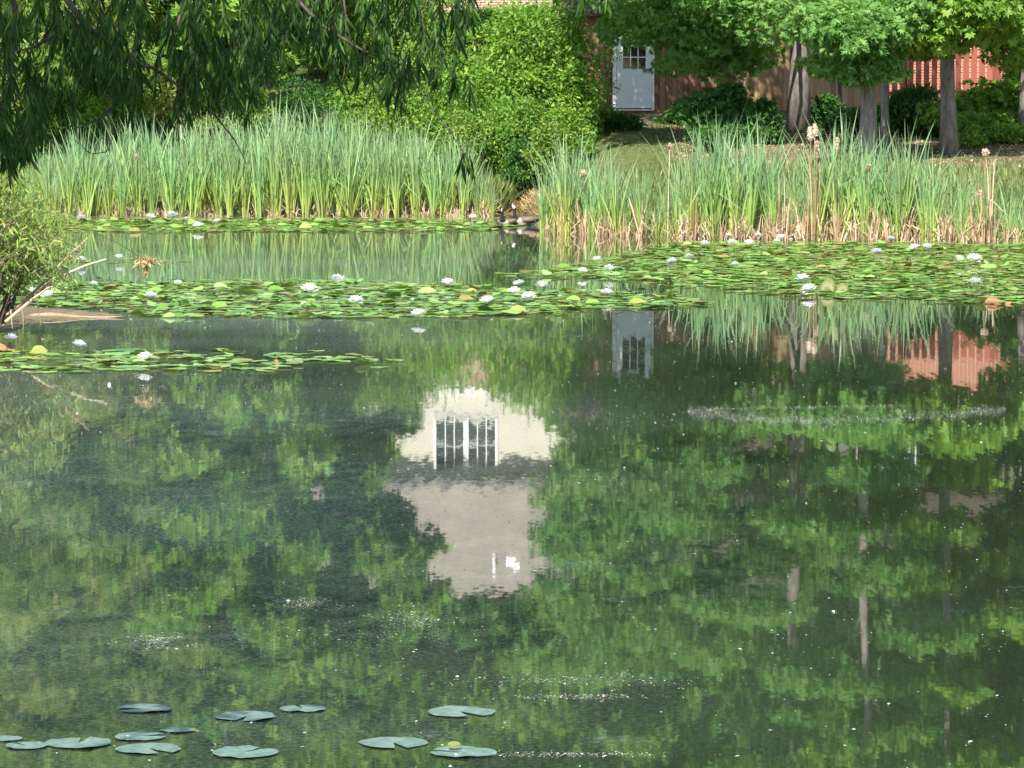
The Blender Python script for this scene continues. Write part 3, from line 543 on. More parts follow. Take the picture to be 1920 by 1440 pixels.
# ------------------------------------------------------------------ cattails
def blades(mb, n, h, base, spread, w, bend=(0, .25), hvar=(.62, 1.0), seg=6, kink=0.0):
    al = []
    for k in range(n):
        a = rng.uniform(0, 2 * PI); r = base * math.sqrt(rng.random()); H = h * rng.uniform(*hvar); th = abs(rng.normal(0, spread))
        t = np.linspace(0, 1, seg + 1); out = H * (math.tan(th) * t + rng.uniform(*bend) * .35 * t ** 3); z = H * t * (1 - .1 * t * min(1, th * 3))
        if rng.random() < kink:
            q = rng.uniform(.4, .75); m_ = t > q; z = np.where(m_, H * q - H * (t - q) * rng.uniform(.2, .9), z); out = np.where(m_, out + H * (t - q) * .7, out)
        dx, dy = math.cos(a), math.sin(a); b0 = rng.uniform(0, 2 * PI); a2 = a + rng.normal(0, .3)
        C = np.stack([math.cos(b0) * r + out * math.cos(a2), math.sin(b0) * r + out * math.sin(a2), z], 1)
        f = rng.uniform(0, PI); wd = w * rng.uniform(.7, 1.2) * np.interp(t, [0, .15, .5, .85, 1], [.7, .9, 1, .6, .05])
        tw = f + t * rng.uniform(-.7, .7)
        D = np.stack([np.cos(tw), np.sin(tw), 0 * t], 1) * wd[:, None] / 2
        V = np.empty((2 * (seg + 1), 3)); V[0::2] = C - D; V[1::2] = C + D
        i = np.arange(seg) * 2; mb.add(V, np.stack([i, i + 1, i + 3, i + 2], 1), rng.random()); al.append(np.repeat(t, 2))
    return np.concatenate(al)
def with_along(me, al):
    q = me.attributes.new('along', 'FLOAT', 'POINT'); q.data.foreach_set('value', al.astype(np.float32)); return me
CT = []
for k in range(9):
    mb = MB(); al = blades(mb, int(rng.integers(20, 32)), 1.0 * 2.1, .06, .10 + .03 * (k % 3), .028, (0, .5), (.5, 1.0), 6, .06)
    CT.append(with_along(mb.mesh('cattail_leaves', M['cattail']), al))
def place(me, name, loc, s, label, cat, group, rz=None):
    o = new_obj(name, me); o.location = loc; o.scale = s if hasattr(s, '__len__') else (s, s, s); o.rotation_euler = (0, 0, rng.uniform(0, 2 * PI) if rz is None else rz)
    return tag(o, label, cat, group)
LTOP = ([40, 60, 110, 150, 200, 330, 450, 540, 640, 740, 850, 925, 945], [330, 285, 262, 250, 238, 232, 212, 203, 213, 235, 255, 315, 330])
RTOP = ([1015, 1035, 1080, 1150, 1250, 1290, 1330, 1380, 1420, 1480, 1520, 1580, 1610, 1640, 1700, 1750, 1800, 1840, 1860, 1940], [300, 275, 252, 290, 315, 250, 225, 220, 245, 290, 270, 222, 235, 252, 242, 290, 315, 300, 320, 300])
nL = 0
for row in range(7):
    Yr = 82.7 + row * .62
    pxs = np.arange(52 if row else 110, 935 - row * 4, 29 if row < 2 else 33)
    for px in pxs:
        px = px + rng.uniform(-11, 11); Y = Yr + rng.uniform(-.2, .2); x = X(px, Y)
        top = at(px, np.interp(px, *LTOP) + 9 * math.sin(px * .071) + 7 * math.sin(px * .19 + row) + rng.choice([rng.uniform(-12, 14), rng.uniform(10, 75)]) + (10 if row < 2 else 0), Y)[2]; z = max(gz(x, Y), -.12)
        s = max(.45, (top - z) / 1.78)
        if row == 0: lab, grp = 'tall green cattail clump along the water edge, left of the geese', 'cattails at the water edge of the left stand'
        else: lab, grp = 'tall blue-green cattail clump deep in the stand left of the geese', 'cattails inside the left stand'
        place(CT[int(rng.integers(len(CT)))], 'cattail', (x, Y, z - .02), (s * .95, s * .95, s), lab, 'cattail', grp); nL += 1
nR = 0
RF = ([1020, 1280, 1600, 1930], [71.6, 68.8, 67.4, 66.3])
for row in range(5):
    pxs = np.arange(1028 - row * 2, 1945, 27 if row < 2 else 31)
    for px in pxs:
        if row >= 1 and px > 1680 and rng.random() < .4: continue
        if row >= 2 and px > 1430 and rng.random() < .35: continue
        if row >= 3 and rng.random() < .3: continue
        px = px + rng.uniform(-12, 12); Y = np.interp(px, *RF) + .25 + row * .6 + rng.uniform(-.22, .22); x = X(px, Y)
        top = at(px, np.interp(px, *RTOP) + rng.choice([rng.uniform(-8, 22), rng.uniform(20, 95)], p=[.52, .48]), Y)[2]; z = max(gz(x, Y), -.12)
        s = max(.4, (top - z) / 1.78)
        if row == 0: lab, grp = 'green cattail clump along the water edge, right of the geese', 'cattails at the water edge of the right stand'
        else: lab, grp = 'green cattail clump set back in the stand right of the geese', 'cattails inside the right stand'
        place(CT[int(rng.integers(len(CT)))], 'cattail', (x, Y, z - .02), (s * .95, s * .95, s), lab, 'cattail', grp); nR += 1
print('cattails', nL, nR)
# dead tan clumps at the cattail feet
DC = []
for k in range(6):
    mb = MB(); blades(mb, int(rng.integers(22, 34)), .75, .10, .2, .032, (0, .7), (.35, 1.0), 5, .4); DC.append(mb.mesh('dead_leaves', M['dead']))
for px in np.arange(1030, 1935, 15):
    if rng.random() < .12: continue
    px += rng.uniform(-7, 7); Y = np.interp(px, *RF) + rng.uniform(-.05, .35); x = X(px, Y); s = rng.choice([rng.uniform(.6, .9), rng.uniform(.8, 1.35)])
    place(DC[int(rng.integers(6))], 'dead_reed_clump', (x, Y, max(gz(x, Y), -.1)), (s * .8, s * .8, s), 'tan withered reed clump at the feet of the right cattails', 'reed', 'dead reeds below the right cattails')
for px in np.arange(120, 930, 17):
    if rng.random() < .1: continue
    px += rng.uniform(-8, 8); Y = 82.5 + rng.uniform(-.05, .4); x = X(px, Y); s = rng.uniform(.3, .62) * (1.25 if rng.random() < .15 else 1)
    place(DC[int(rng.integers(6))], 'dead_reed_clump', (x, Y, max(gz(x, Y), -.08)), (s * 1.2, s * 1.2, s), 'short tan withered reed clump at the feet of the left cattails', 'reed', 'dead reeds below the left cattails')
for px in np.arange(115, 930, 21):
    Y = 83.3 + rng.uniform(-.2, .6); x = X(px + rng.uniform(-8, 8), Y); s = rng.uniform(.4, .8)
    place(DC[int(rng.integers(6))], 'dead_reed_clump', (x, Y, max(gz(x, Y), -.08)), (s * 1.5, s * 1.2, s), 'tan withered reed clump between the front cattails of the left stand', 'reed', 'dead reeds inside the left cattails')
# dead flower stalks with fluffy heads
def stalk(px, base_py, top_py, lean, head, label, hr=.045):
    Y = FPX * HC / (base_py - 200); p0 = onwater(px, base_py); h = at(px, top_py, p0[1])[2]
    t = empty('cattail_stalk', (p0[0], p0[1], 0), label, 'cattail')
    P = [(lean * h * q ** 1.4, 0, h * q) for q in np.linspace(0, 1, 6)]
    b = MB(); b.tube(P, np.linspace(.014, .007, 6), 6); b.obj('stem', M['dead'], t)
    if head:
        z1 = h - .02; z0 = h - head; zs = np.linspace(z0, z1, 9); b = MB()
        R = .8 * hr * np.array([.25, .8, 1.05, .85, 1.1, .8, 1.0, .65, .15]); xx = lean * h * (zs / h) ** 1.4 + rng.normal(0, .006, 9)
        b.tube(np.stack([xx, rng.normal(0, .006, 9), zs], 1), R, 9)
        n = 160; k = rng.integers(1, 8, n); u = unit(n); u[:, 2] *= .5
        b.leaves(np.stack([xx[k], 0 * xx[k], zs[k]], 1) + u * R[k][:, None] * .8, u, unit(n), rng.uniform(.02, .045, n), .02, DIAMOND)
        b.obj('seed_head', M['fluff'], t)
stalk(1521, 449, 236, -.012, .27, 'tall dead cattail stalk with the left one of two high fluffy heads', .055)
stalk(1526, 449, 230, .004, .25, 'tall dead cattail stalk with the right one of two high fluffy heads', .05)
stalk(1530, 449, 262, .008, .2, 'dead cattail stalk with a slim brown head beside the fluffy pair', .035)
stalk(1568, 449, 256, .006, .28, 'dead cattail stalk with a ragged fluffy head right of the fluffy pair', .045)
stalk(1846, 455, 278, .0, .12, 'dead cattail stalk with a small white tuft near the right edge', .055)
stalk(1842, 455, 355, -.06, .14, 'short bent dead stalk with a pale tuft in the withered clump', .055)
stalk(1094, 436, 316, .0, .14, 'short dead stalk with a round pale tuft, right of the geese', .06)
stalk(1858, 455, 300, .03, 0, 'bare dead stalk in the withered clump near the right edge')
stalk(1252, 444, 268, .02, .1, 'thin dead stalk with a worn tip left of the middle of the right cattails', .02)
stalk(1628, 452, 305, .0, .12, 'slim dead stalk with a narrow tan head right of the ragged one', .025)
stalk(257, 405, 286, .0, .13, 'slim dead stalk with a small tan head in the left cattails', .02)
mb = MB(); blades(mb, 26, 1.75, .16, .1, .03, (0, .4), (.5, 1.0), 5, .3); dm = mb.mesh('dead_leaves', M['dead'])
for (px, lab, s) in ((1522, 'tall bundle of dead reed leaves under the fluffy pair', 1.0), (1858, 'tall withered reed bundle near the right edge', .95), (1052, 'pale dead reed bundle at the left end of the right cattails', .62), (1640, 'dead reed bundle right of the middle of the right cattails', .6), (1470, 'dead reed bundle left of the fluffy pair', .75)):
    Y = np.interp(px, *RF) + .05; place(dm, 'dead_reed_bundle', (X(px, Y), Y, -.05), (s * .9, s * .9, s), lab, 'reed', None)
# loose grasses: stuff
def grassfield(name, label, mt, n, xr, yr, h, w, keep=None, spread=.3):
    mb = MB(); x = rng.uniform(*xr, n); y = rng.uniform(*yr, n)
    m = ground_h(x, y) > .02
    if keep is not None: m &= keep(x, y)
    x, y = x[m], y[m]; n = len(x); z = ground_h(x, y); H = h * rng.uniform(.4, 1.1, n)
    A = rng.normal(0, spread, (n, 3)); A[:, 2] = 1
    mb.leaves(np.stack([x, y, z - .02], 1), A, unit(n) * np.array([1, 1, .2]), H, w * rng.uniform(.7, 1.3, n), LANCE)
    return tag(mb.obj(name, mt), label, 'grass', kind='stuff')
grassfield('bank_grass', 'rough green and tan grass on the right bank behind the cattails', M['grass'], 26000, (.9, 12.5), (70, 80), .5, .016, lambda x, y: (y - np.interp(x, SX, SD) < 7.5))
M['lawn'] = leafmat('lawn_blade', [(0, (.035, .085, .018)), (.6, (.07, .14, .03)), (1, (.15, .17, .06))], .35)
grassfield('short_grass', 'thin short grass on the slope below the shed', M['lawn'], 16000, (.8, 12.5), (76, 92), .13, .014, lambda x, y: np.sin(x * 2.1 + np.cos(y * 1.3)) + rng.normal(0, .5, len(x)) > -.2)
grassfield('dead_grass', 'flattened straw on the bank gap behind the geese', M['straw'], 9000, (-.75, .95), (81.5, 87), .3, .016, None, .9)
grassfield('gap_grass', 'yellow-green sedge at the right end of the left cattails', M['grass'], 2500, (-1.1, -.1), (82.8, 85.5), .75, .018)
grassfield('lawn_grass', 'sunny lawn grass behind the left cattails', M['grass'], 20000, (-9, .5), (97, 116), .12, .02)
grassfield('litter_leaves', 'fallen tan leaves under the oaks and the maple', M['dead'], 9000, (3.5, 13), (78, 94), .09, .05, None, 2.5)

# ------------------------------------------------------------------ near willow: hangs into the top left
wx, wy = -5.6, 18.0
wil = empty('willow_tree', (wx, wy, gz(wx, wy)), 'dark willow whose branches hang into the top left, in front of everything', 'tree')
wz = gz(wx, wy)
def loc(p): return np.asarray(p) - np.array([wx, wy, wz])
tb = MB(); tb.tube([(0, 0, -.3), (.1, 0, .8), (.35, .1, 2.0), (.8, .2, 3.4), (1.6, .3, 4.8), (2.3, .5, 6.5)], [.34, .27, .23, .19, .14, .06], 12)
tb.tube([(.35, .1, 2.0), (-.6, -.8, 3.6), (-1.2, -1.2, 5.8)], [.18, .13, .05], 9)
tb.obj('trunk', M['dark_bark'], wil, True)
BR = [([(40, -150), (85, -70), (125, 0), (165, 52), (200, 78), (235, 114), (290, 128), (350, 172), (400, 212), (440, 262), (463, 308)], 20.0, .021, .002),
      ([(165, 52), (110, 63), (60, 90), (10, 100)], 20.0, .014, .004), ([(235, 114), (222, 190), (190, 222), (135, 243)], 19.9, .015, .003),
      ([(430, -110), (520, -40), (600, 45), (680, 95), (760, 125), (850, 132)], 20.6, .014, .002), ([(760, 125), (800, 190), (840, 240), (878, 300)], 20.5, .004, .002),
      ([(820, -80), (880, -20), (895, 30)], 21, .012, .004), ([(195, 225), (213, 255), (200, 285), (170, 289), (140, 262)], 19.8, .003, .002), ([(300, -120), (350, -30), (330, 60)], 19.4, .02, .006), ([(0, -100), (30, 20), (20, 150)], 19.2, .02, .006),
      ([(1130, -100), (1160, -20), (1130, 5)], 21.5, .012, .004), ([(600, -120), (640, -30), (650, 40)], 20.2, .014, .004)]
bb = MB(); BP = []
for pts, Y, r0, r1 in BR:
    P = np.array([at(px, py, Y + .15 * math.sin(k * 1.7)) for k, (px, py) in enumerate(pts)])
    t = np.linspace(0, len(P) - 1, len(P) * 3); P = np.stack([np.interp(t, np.arange(len(P)), P[:, k]) for k in range(3)], 1)
    bb.tube(loc(P), np.linspace(r0, r1, len(P)), 6); BP.append(P)
for p in ((BP[0][0]), (BP[3][0]), (BP[5][0]), (BP[7][0]), (BP[8][0]), (BP[9][0]), (BP[10][0])):
    q = loc(p); bb.tube(curve((1.1, .25, 4.0), q, .12, 7), np.linspace(.06, .02, 7), 6)
BOT = ([-80, 0, 40, 62, 110, 150, 200, 240, 300, 345, 400, 470, 500, 560, 600, 650, 700, 740, 780, 830, 870, 895, 920], [300, 285, 315, 285, 238, 200, 170, 228, 220, 238, 205, 232, 150, 90, 140, 185, 165, 215, 165, 175, 120, 70, 40])
fb = MB(); lp, la, lln = [], [], []
def hang(px, py, Y, length):
    n = max(4, int(length / 4.6)); p = at(px, py, Y); L = length / sc(Y); a = rng.uniform(0, 2 * PI); dr = rng.uniform(.05, .3)
    t = np.linspace(0, 1, n); P = p + np.stack([dr * L * t * math.cos(a), dr * L * t * math.sin(a), -L * t * .92], 1)
    bb.tube(loc(P), .0025, 3, cap=False)
    for k in range(n):
        side = rng.uniform(0, 2 * PI); d = np.array([math.cos(side), math.sin(side), 0]) * rng.uniform(.15, .75); d[2] = -1
        lp.append(P[k]); la.append(d); lln.append(rng.uniform(.06, .145))
cnt = 0
while cnt < 215:
    px = rng.uniform(-60, 520); bot = np.interp(px, *BOT); L = rng.uniform(50, 110); py = rng.uniform(-60, max(20, bot - L - 20)) if rng.random() < .62 else max(-40, bot - L - rng.uniform(8, 40))
    if math.hypot((px - 285) / 62, (py + L * .6 - 135) / 60) < 1 and rng.random() < .8: continue
    if math.hypot((px - 150) / 40, (py + L * .6 - 175) / 30) < 1 and rng.random() < .7: continue
    if math.hypot((px - 440) / 60, (py + L * .6 - 60) / 35) < 1 and rng.random() < .6: continue
    if abs(px - 80) < 40 and 60 < py + L / 2 < 110 and rng.random() < .5: continue
    hang(px, py, rng.uniform(18.8, 21.5), L); cnt += 1
cnt = 0
while cnt < 105:
    px = rng.uniform(500, 900); bot = np.interp(px, *BOT); L = rng.uniform(35, 85); py = rng.uniform(-60, max(-10, bot - L - 15))
    if px > 790 and py > 60: continue
    hang(px, py, rng.uniform(19.8, 22), L); cnt += 1
for k in range(9): hang(rng.uniform(740, 880), rng.uniform(110, 140), 20.6, rng.uniform(20, 45))
for k in range(6): hang(rng.uniform(690, 760), rng.uniform(90, 125), 20.6, rng.uniform(40, 90))
for k in range(5): hang(rng.uniform(1085, 1150), rng.uniform(-60, -25), 21.5, rng.uniform(25, 45))
for k in range(5): hang(870 + rng.uniform(-8, 12), rng.uniform(265, 295), 20.5, rng.uniform(12, 25))
for k in range(8): hang(rng.uniform(5, 40), rng.uniform(230, 280), 19.5, rng.uniform(25, 45))
P_ = loc(np.array(lp)); n = len(P_)
fb.leaves(P_, np.array(la), unit(n), np.array(lln), np.array(lln) * rng.uniform(.10, .165, n), LANCE)
fo = fb.obj('foliage', M['willow'], wil)
cb = MB()   # the crown overhead, which shades the hanging branches
cl = [(rng.uniform(-3.5, 5.0), rng.uniform(-7.5, 4.5), rng.uniform(3.7, 8.5), rng.uniform(.8, 1.5), rng.uniform(.8, 1.5), rng.uniform(.5, .9)) for k in range(46)]
clump_leaves(cb, cl, 11500, .30, .08, LANCE, 1.1, .2)
for c_ in cl[::2]: bb.tube(curve((.8 + (c_[2] - 3.4) * .45, .25, min(6.4, 3.4 + (c_[2] - 3.4) * .5)), c_[:3], .1), np.linspace(.05, .008, 6), 5)
bb.obj('branch', M['dark_bark'], wil, True)
cb.obj('crown', M['willow'], wil)

# young willow shoots on the left bank
bx, by = -5.45, 39.5; bz = 0.12
yw = empty('willow_bush', (bx, by, bz), 'pale green young willow bush at the left edge above the mud', 'shrub')
sb, lb = MB(), MB(); lp, la, lln = [], [], []
for k in range(120):
    px = rng.uniform(-70, 150); Y = rng.uniform(38.6, 41.5)
    e = np.clip(px / 150, 0, 1); top = np.interp(px, [-70, 20, 60, 150], [255, 285, 330, 440]) + abs(rng.normal(0, 80)); 
    tip = at(px, min(top, 540), Y) - np.array([bx, by, bz]); base = np.array([rng.uniform(-.5, .25), rng.uniform(-.6, 1.0), 0])
    P = curve(base, tip, .22, 9); sb.tube(P, np.linspace(.009, .002, 9), 4)
    for q in range(int(rng.integers(24, 38))):
        t = rng.uniform(.25, 1); j = t * 8; p = np.array([np.interp(j, np.arange(9), P[:, c]) for c in range(3)]); d = unit(1)[0] * .8; d[2] -= .7
        lp.append(p + rng.normal(0, .05, 3)); la.append(d); lln.append(rng.uniform(.06, .14))
n = len(lp); lb.leaves(np.array(lp), np.array(la), unit(n), np.array(lln), np.array(lln) * .2, LANCE)
sb.obj('stem', M['stem'], yw, True); lb.obj('foliage', M['willow_young'], yw)
# dead stalks leaning over the mud
def lean_stalk(pts, Y, r, label, mt='dead'):
    P = np.array([at(px, py, Y + dy) for px, py, dy in pts]); o = P[0].copy()
    b = MB(); b.tube(P - o, np.linspace(r, r * .4, len(P)), 6); ob = b.obj('dead_stalk', M[mt]); ob.location = o
    tag(ob, label, 'dead stalk')
lean_stalk([(-6, 606, 0), (40, 570, .05), (92, 520, .1), (120, 488, .15), (165, 446, .2)], 39.6, .022, 'longest dead stalk slanting up from the mud at the left edge')
lean_stalk([(4, 612, 0), (50, 572, .1), (105, 515, .2), (158, 468, .3)], 39.4, .014, 'thin dead stalk close under the longest slanting one')
lean_stalk([(0, 600, 0), (55, 560, .1), (110, 520, .2), (160, 498, .3), (199, 486, .4)], 39.9, .022, 'dead stalk bending low towards the two white lilies')
lean_stalk([(10, 604, 0), (60, 562, .1), (90, 540, .1), (122, 530, .15)], 39.2, .02, 'short thick dead stalk with a brown broken end')
lean_stalk([(67, 545, 0), (72, 580, 0), (77, 610, 0)], 39.4, .006, 'thin upright dead twig standing before the mud')
lean_stalk([(20, 580, 0), (22, 600, 0), (23, 616, 0)], 38.9, .006, 'short pale twig at the water edge under the stalks')
lean_stalk([(42, 582, 0), (44, 600, 0), (43, 625, 0)], 38.9, .006, 'short dark-footed twig right of the short pale twig')
# dried tuft hanging over the water
tp = at(272, 490, 40.2); tu = empty('dried_tuft', tuple(tp), 'tan dried leaf tuft hanging over the pond at left', 'dead leaves')
b = MB(); n = 160; pp = rng.normal(0, 1, (n, 3)) * np.array([.055, .03, .012]); A = unit(n); A[:, 2] -= .2; b.leaves(pp, A, unit(n), rng.uniform(.04, .09, n), .016, LANCE)
n = 60; pp = np.stack([rng.normal(.01, .012, n), rng.normal(0, .01, n), -rng.random(n) * .13], 1); A = rng.normal(0, .25, (n, 3)); A[:, 2] = -1; b.leaves(pp, A, unit(n), .06, .014, LANCE); b.obj('leaves', M['straw'], tu)
b = MB(); e_ = at(95, 430, 39.8) - tp; b.tube(curve(e_, (0, 0, 0), .10, 9), .003, 4); b.obj('twig', M['stem'], tu)

# ------------------------------------------------------------------ water lilies
def pad_variant(kind):
    n = 18; notch = rng.uniform(.12, .3); an = np.linspace(notch, 2 * PI - notch, n); ph = rng.uniform(0, 6, 3)
    V = [(-.0, 0, 0)]
    for r in (.55, 1.0):
        rr = r * (1 + (.035 * np.sin(3 * an + ph[0]) if r == 1 else 0)); x = np.cos(an) * rr; y = np.sin(an) * rr
        z = r * r * (.035 * np.sin(2 * an + ph[1]) + .02 * np.sin(5 * an + ph[2])) + .02 * (r - .5)
        if kind == 'curl':
            d = rng.uniform(.1, .4); z = z + np.clip(y - d, 0, None) * .6; y = np.where(y > d, d + (y - d) * .7, y)
        if kind == 'tent': z = z + .16 * np.abs(y)
        V += list(zip(x, y, z))
    V = np.array(V); i = np.arange(n - 1)
    return V, [np.stack([0 * i, 1 + i, 2 + i], 1), np.stack([1 + i, 1 + n + i, 2 + n + i, 2 + i], 1)]
FLAT = [pad_variant('flat') for _ in range(5)]; CURL = [pad_variant('curl') for _ in range(4)] + [pad_variant('tent') for _ in range(2)]
ALLV = FLAT + CURL
PADM = []
for V, F in ALLV:
    b = MB(); b.add(V, F, .5); PADM.append(b.mesh('lily_pad', M['pad_each'], True))
def inside(poly, x, y):
    c = np.zeros(len(x), bool); n = len(poly)
    for k in range(n):
        x1, y1 = poly[k]; x2, y2 = poly[(k + 1) % n]
        c ^= ((y1 > y) != (y2 > y)) & (x < (x2 - x1) * (y - y1) / (y2 - y1 + 1e-12) + x1)
    return c
def region(pts): return [tuple(onwater(px, py)[:2]) for px, py in pts]
def scatter(poly, per_m2, edge=.35):
    P = np.array(poly); lo, hi = P.min(0), P.max(0); n = int((hi - lo).prod() * per_m2)
    x = rng.uniform(lo[0], hi[0], n); y = rng.uniform(lo[1], hi[1], n)
    m = inside(poly, x + rng.normal(0, edge * .15, n), y + rng.normal(0, edge, n)); return x[m], y[m]
RA = region([(-60, 527), (60, 522), (200, 530), (420, 530), (640, 529), (800, 535), (900, 541), (1000, 545), (1150, 548), (1250, 551), (1290, 563), (1330, 570), (1150, 581), (1000, 590), (820, 599), (650, 599), (400, 596), (220, 591), (60, 575), (-60, 572)])
RB = region([(1105, 492), (1190, 474), (1260, 459), (1330, 456), (1480, 455), (1640, 456), (1960, 461), (1960, 574), (1780, 568), (1640, 562), (1480, 555), (1310, 540), (1200, 528), (1070, 520), (940, 521), (945, 517), (1020, 512)])
RC = region([(60, 414), (300, 411), (560, 410), (800, 411), (905, 416), (985, 424), (900, 434), (700, 436), (400, 436), (100, 436)])
RD = region([(-40, 664), (60, 660), (180, 657), (420, 662), (620, 667), (760, 677), (600, 686), (420, 690), (240, 697), (60, 699), (-40, 700)])
RE = region([(130, 489), (240, 485), (360, 488), (300, 493), (150, 494)])
items = []   # x, y, size, tilt, z, variant, region
def fill(poly, dens, size, tilt, pc, tagname, zmax=.05):
    x, y = scatter(poly, dens)
    for a, b in zip(x, y):
        v = int(rng.integers(5)) if rng.random() > pc else 5 + int(rng.integers(6))
        items.append((a, b, rng.uniform(*size), abs(rng.normal(0, tilt)), rng.uniform(.004, zmax), v, tagname))
fill(RA, 36, (.065, .125), .055, .08, 'A', .035); fill(RB, 30, (.065, .13), .045, .055, 'B', .04); fill(RC, 22, (.08, .14), .045, .08, 'C', .03); fill(RD, 24, (.07, .13), .05, .05, 'D', .02); fill(RE, 10, (.08, .13), .01, 0, 'E', .01)
items = [t for t in items if gz(t[0], t[1]) < -.02]
order = sorted(range(len(items)), key=lambda k: items[k][1] / items[k][2])
LAB = {'A': ('green lily pad along the front of the middle band of lilies', 'lily pads at the front of the middle band'), 'B': ('green lily pad at the front of the broad right-hand raft of lilies', 'lily pads at the front of the right raft'),
       'D': ('flat lily pad in the thin strip before the middle band, left side', 'lily pads of the thin left strip'), 'C': ('lily pad of the far band below the left cattails', 'lily pads of the far band'), 'E': ('pale flat lily pad floating alone beside two white lilies at left', 'lone pads beside two white lilies')}
single = set(order[:285]); stuffs = {}
for k, (x, y, s, tl, z, v, rg) in enumerate(items):
    az, ta = rng.uniform(0, 2 * PI), rng.uniform(0, 2 * PI)
    R = Matrix.Rotation(tl, 3, Vector((math.cos(ta), math.sin(ta), 0))) @ Matrix.Rotation(az, 3, 'Z')
    if k in single:
        o = new_obj('lily_pad', PADM[v]); o.matrix_world = Matrix.Translation((x, y, z + s * math.sin(tl) * .6)) @ R.to_4x4() @ Matrix.Diagonal((s, s, s, 1))
        tag(o, LAB[rg][0], 'lily pad', LAB[rg][1])
    else:
        V, F = ALLV[v]; stuffs.setdefault(rg, MB()).add((V * s) @ np.array(R).T + np.array([x, y, z + s * math.sin(tl) * .6]), F, rng.random())
for rg, lab in (('A', 'crowded lily pads of the middle band behind its front row'), ('B', 'crowded lily pads of the broad right-hand raft'), ('C', 'lily pads of the far band under the left cattails')):
    if rg in stuffs: tag(stuffs[rg].obj('lily_pads', M['pad'], None, True), lab, 'lily pads', kind='stuff')
for rg in stuffs:
    if rg not in 'ABC': tag(stuffs[rg].obj('lily_pads', M['pad'], None, True), 'small rest of ' + LAB[rg][0], 'lily pads', kind='stuff')
# foreground pads, each one its own shape
FG = []
for (px, py, w, lab, blue) in ((271, 1327, 105, 'foreground pad with a yellow speck, upper left of the near cluster', 1), (462, 1341, 121, 'dark-rimmed foreground pad right of the one with the yellow speck', 1), (568, 1327, 88, 'smaller foreground pad just right of the dark-rimmed one', 1),
        (863, 1333, 130, 'notched foreground pad nearest the bottom middle, upper of three', 1), (738, 1391, 130, 'foreground pad alone between the bottom cluster and the middle pair', 1), (869, 1409, 128, 'foreground pad carrying a small raised leaf at the bottom middle', 1),
        (458, 1410, 126, 'split foreground pad at the bottom edge, right of the left cluster', 1), (280, 1402, 126, 'foreground pad with a yellow fleck at the bottom of the left cluster', 1), (147, 1392, 126, 'foreground pad with a folded dark rim in the left cluster', 1),
        (50, 1397, 80, 'half-sunken dusty pad left of the folded-rim one', 1), (263, 1379, 100, 'half-sunken dusty pad at the top of the left cluster', 1), (332, 1367, 66, 'small pad with a raised dark edge atop the left cluster', 1), (8, 1383, 66, 'dusty pad cut by the left edge of the view', 1)):
    p = onwater(px, py, .006); s = w / 2 / sc(p[1]); v = int(rng.integers(5))
    V, F = pad_variant('flat'); V = V * np.array([1, 1, .07]); e_ = 1 + rng.normal(0, .022, (18, 1)); e_[int(rng.integers(3, 15))] -= .09; V[-18:, :2] *= e_; V[-18:, 2] += np.clip(rng.normal(-.01, .03, 18), 0, .06); b = MB(); b.add(V, F, .5)
    o = b.obj('lily_pad', M['pad_blue'], None, True); o.location = (p[0], p[1], .0025 + rng.uniform(0, .003)); o.scale = (s, s, s); o.rotation_euler = (0, 0, rng.uniform(0, 6.28)); tag(o, lab, 'lily pad', 'foreground lily pads')
for (px, py, w, lab, rot) in ((852, 1397, 26, 'small raised leaf standing on a foreground pad at bottom middle', .2), (366, 1368, 16, 'tiny curled dark leaf tip at the right of the left cluster', 1.2)):
    p = onwater(px, py + 6, .01); s = w / 2 / sc(p[1]); V, F = CURL[0]; b = MB(); b.add(V, F, .2); o = b.obj('curled_leaf', M['pad_olive'], None, True); o.location = (p[0], p[1], .02); o.scale = (s, s, s); o.rotation_euler = (.25, 0, rot); tag(o, lab, 'lily pad')
# two big raised leaves and the rotten log in the right raft
for (px, py, w, h, lab, tl) in ((1551, 550, 32, 26, 'large raised olive lily leaf standing like a shell in the right raft', .15), (1580, 549, 27, 16, 'smaller raised olive leaf leaning right of the shell-like one', -.25)):
    p = onwater(px, py); k = sc(p[1]); n = 14; an = np.linspace(0, PI, n); b = MB()
    top = np.stack([np.cos(an) * w / 2 / k, .05 * np.sin(an) + 0 * an, np.sin(an) ** .75 * h / k * (1 + .12 * np.cos(an))], 1); mid = top * np.array([.55, 1, .5]) + np.array([0, -.035, 0]); c0 = np.array([[0, 0, -.01]])
    i = np.arange(n - 1); b.add(np.concatenate([c0, mid, top]), [np.stack([0 * i, 1 + i, 2 + i], 1), np.stack([1 + i, 1 + n + i, 2 + n + i, 2 + i], 1)], .5)
    o = b.obj('raised_lily_leaf', M['pad_olive'], None, True); o.location = (p[0], p[1], .005); o.rotation_euler = (0, tl, 0); sm = o.modifiers.new('thickness', 'SOLIDIFY'); sm.thickness = .006; tag(o, lab, 'lily pad')
def log(px, py, w, h, lab, mt):
    p = onwater(px, py); k = sc(p[1]); b = MB(); L = w / k; t = np.linspace(0, 1, 10); P = np.stack([(t - .5) * L, rng.normal(0, .01, 10), .01 + .015 * np.sin(t * 7)], 1)
    b.tube(P, h / k * np.interp(t, [0, .08, .3, .7, 1], [.3, .8, 1, .7, .1]) * (1 + rng.normal(0, .06, 10)), 9); o = b.obj('rotten_log', mt, None, True); o.location = (p[0], p[1], 0); tag(o, lab, 'log')
log(1873, 570, 52, 9, 'orange-brown rotten wood at the edge of the right raft', M['rotten'])
log(8, 660, 40, 13, 'red-brown rotten stump in the water at the left edge', M['rotten'])
log(520, 683, 9, 5, 'small rusty leaf clump on the thin left strip of pads', M['rotten'])
log(455, 588, 14, 3, 'small orange scrap at the front of the middle band', M['rotten'])
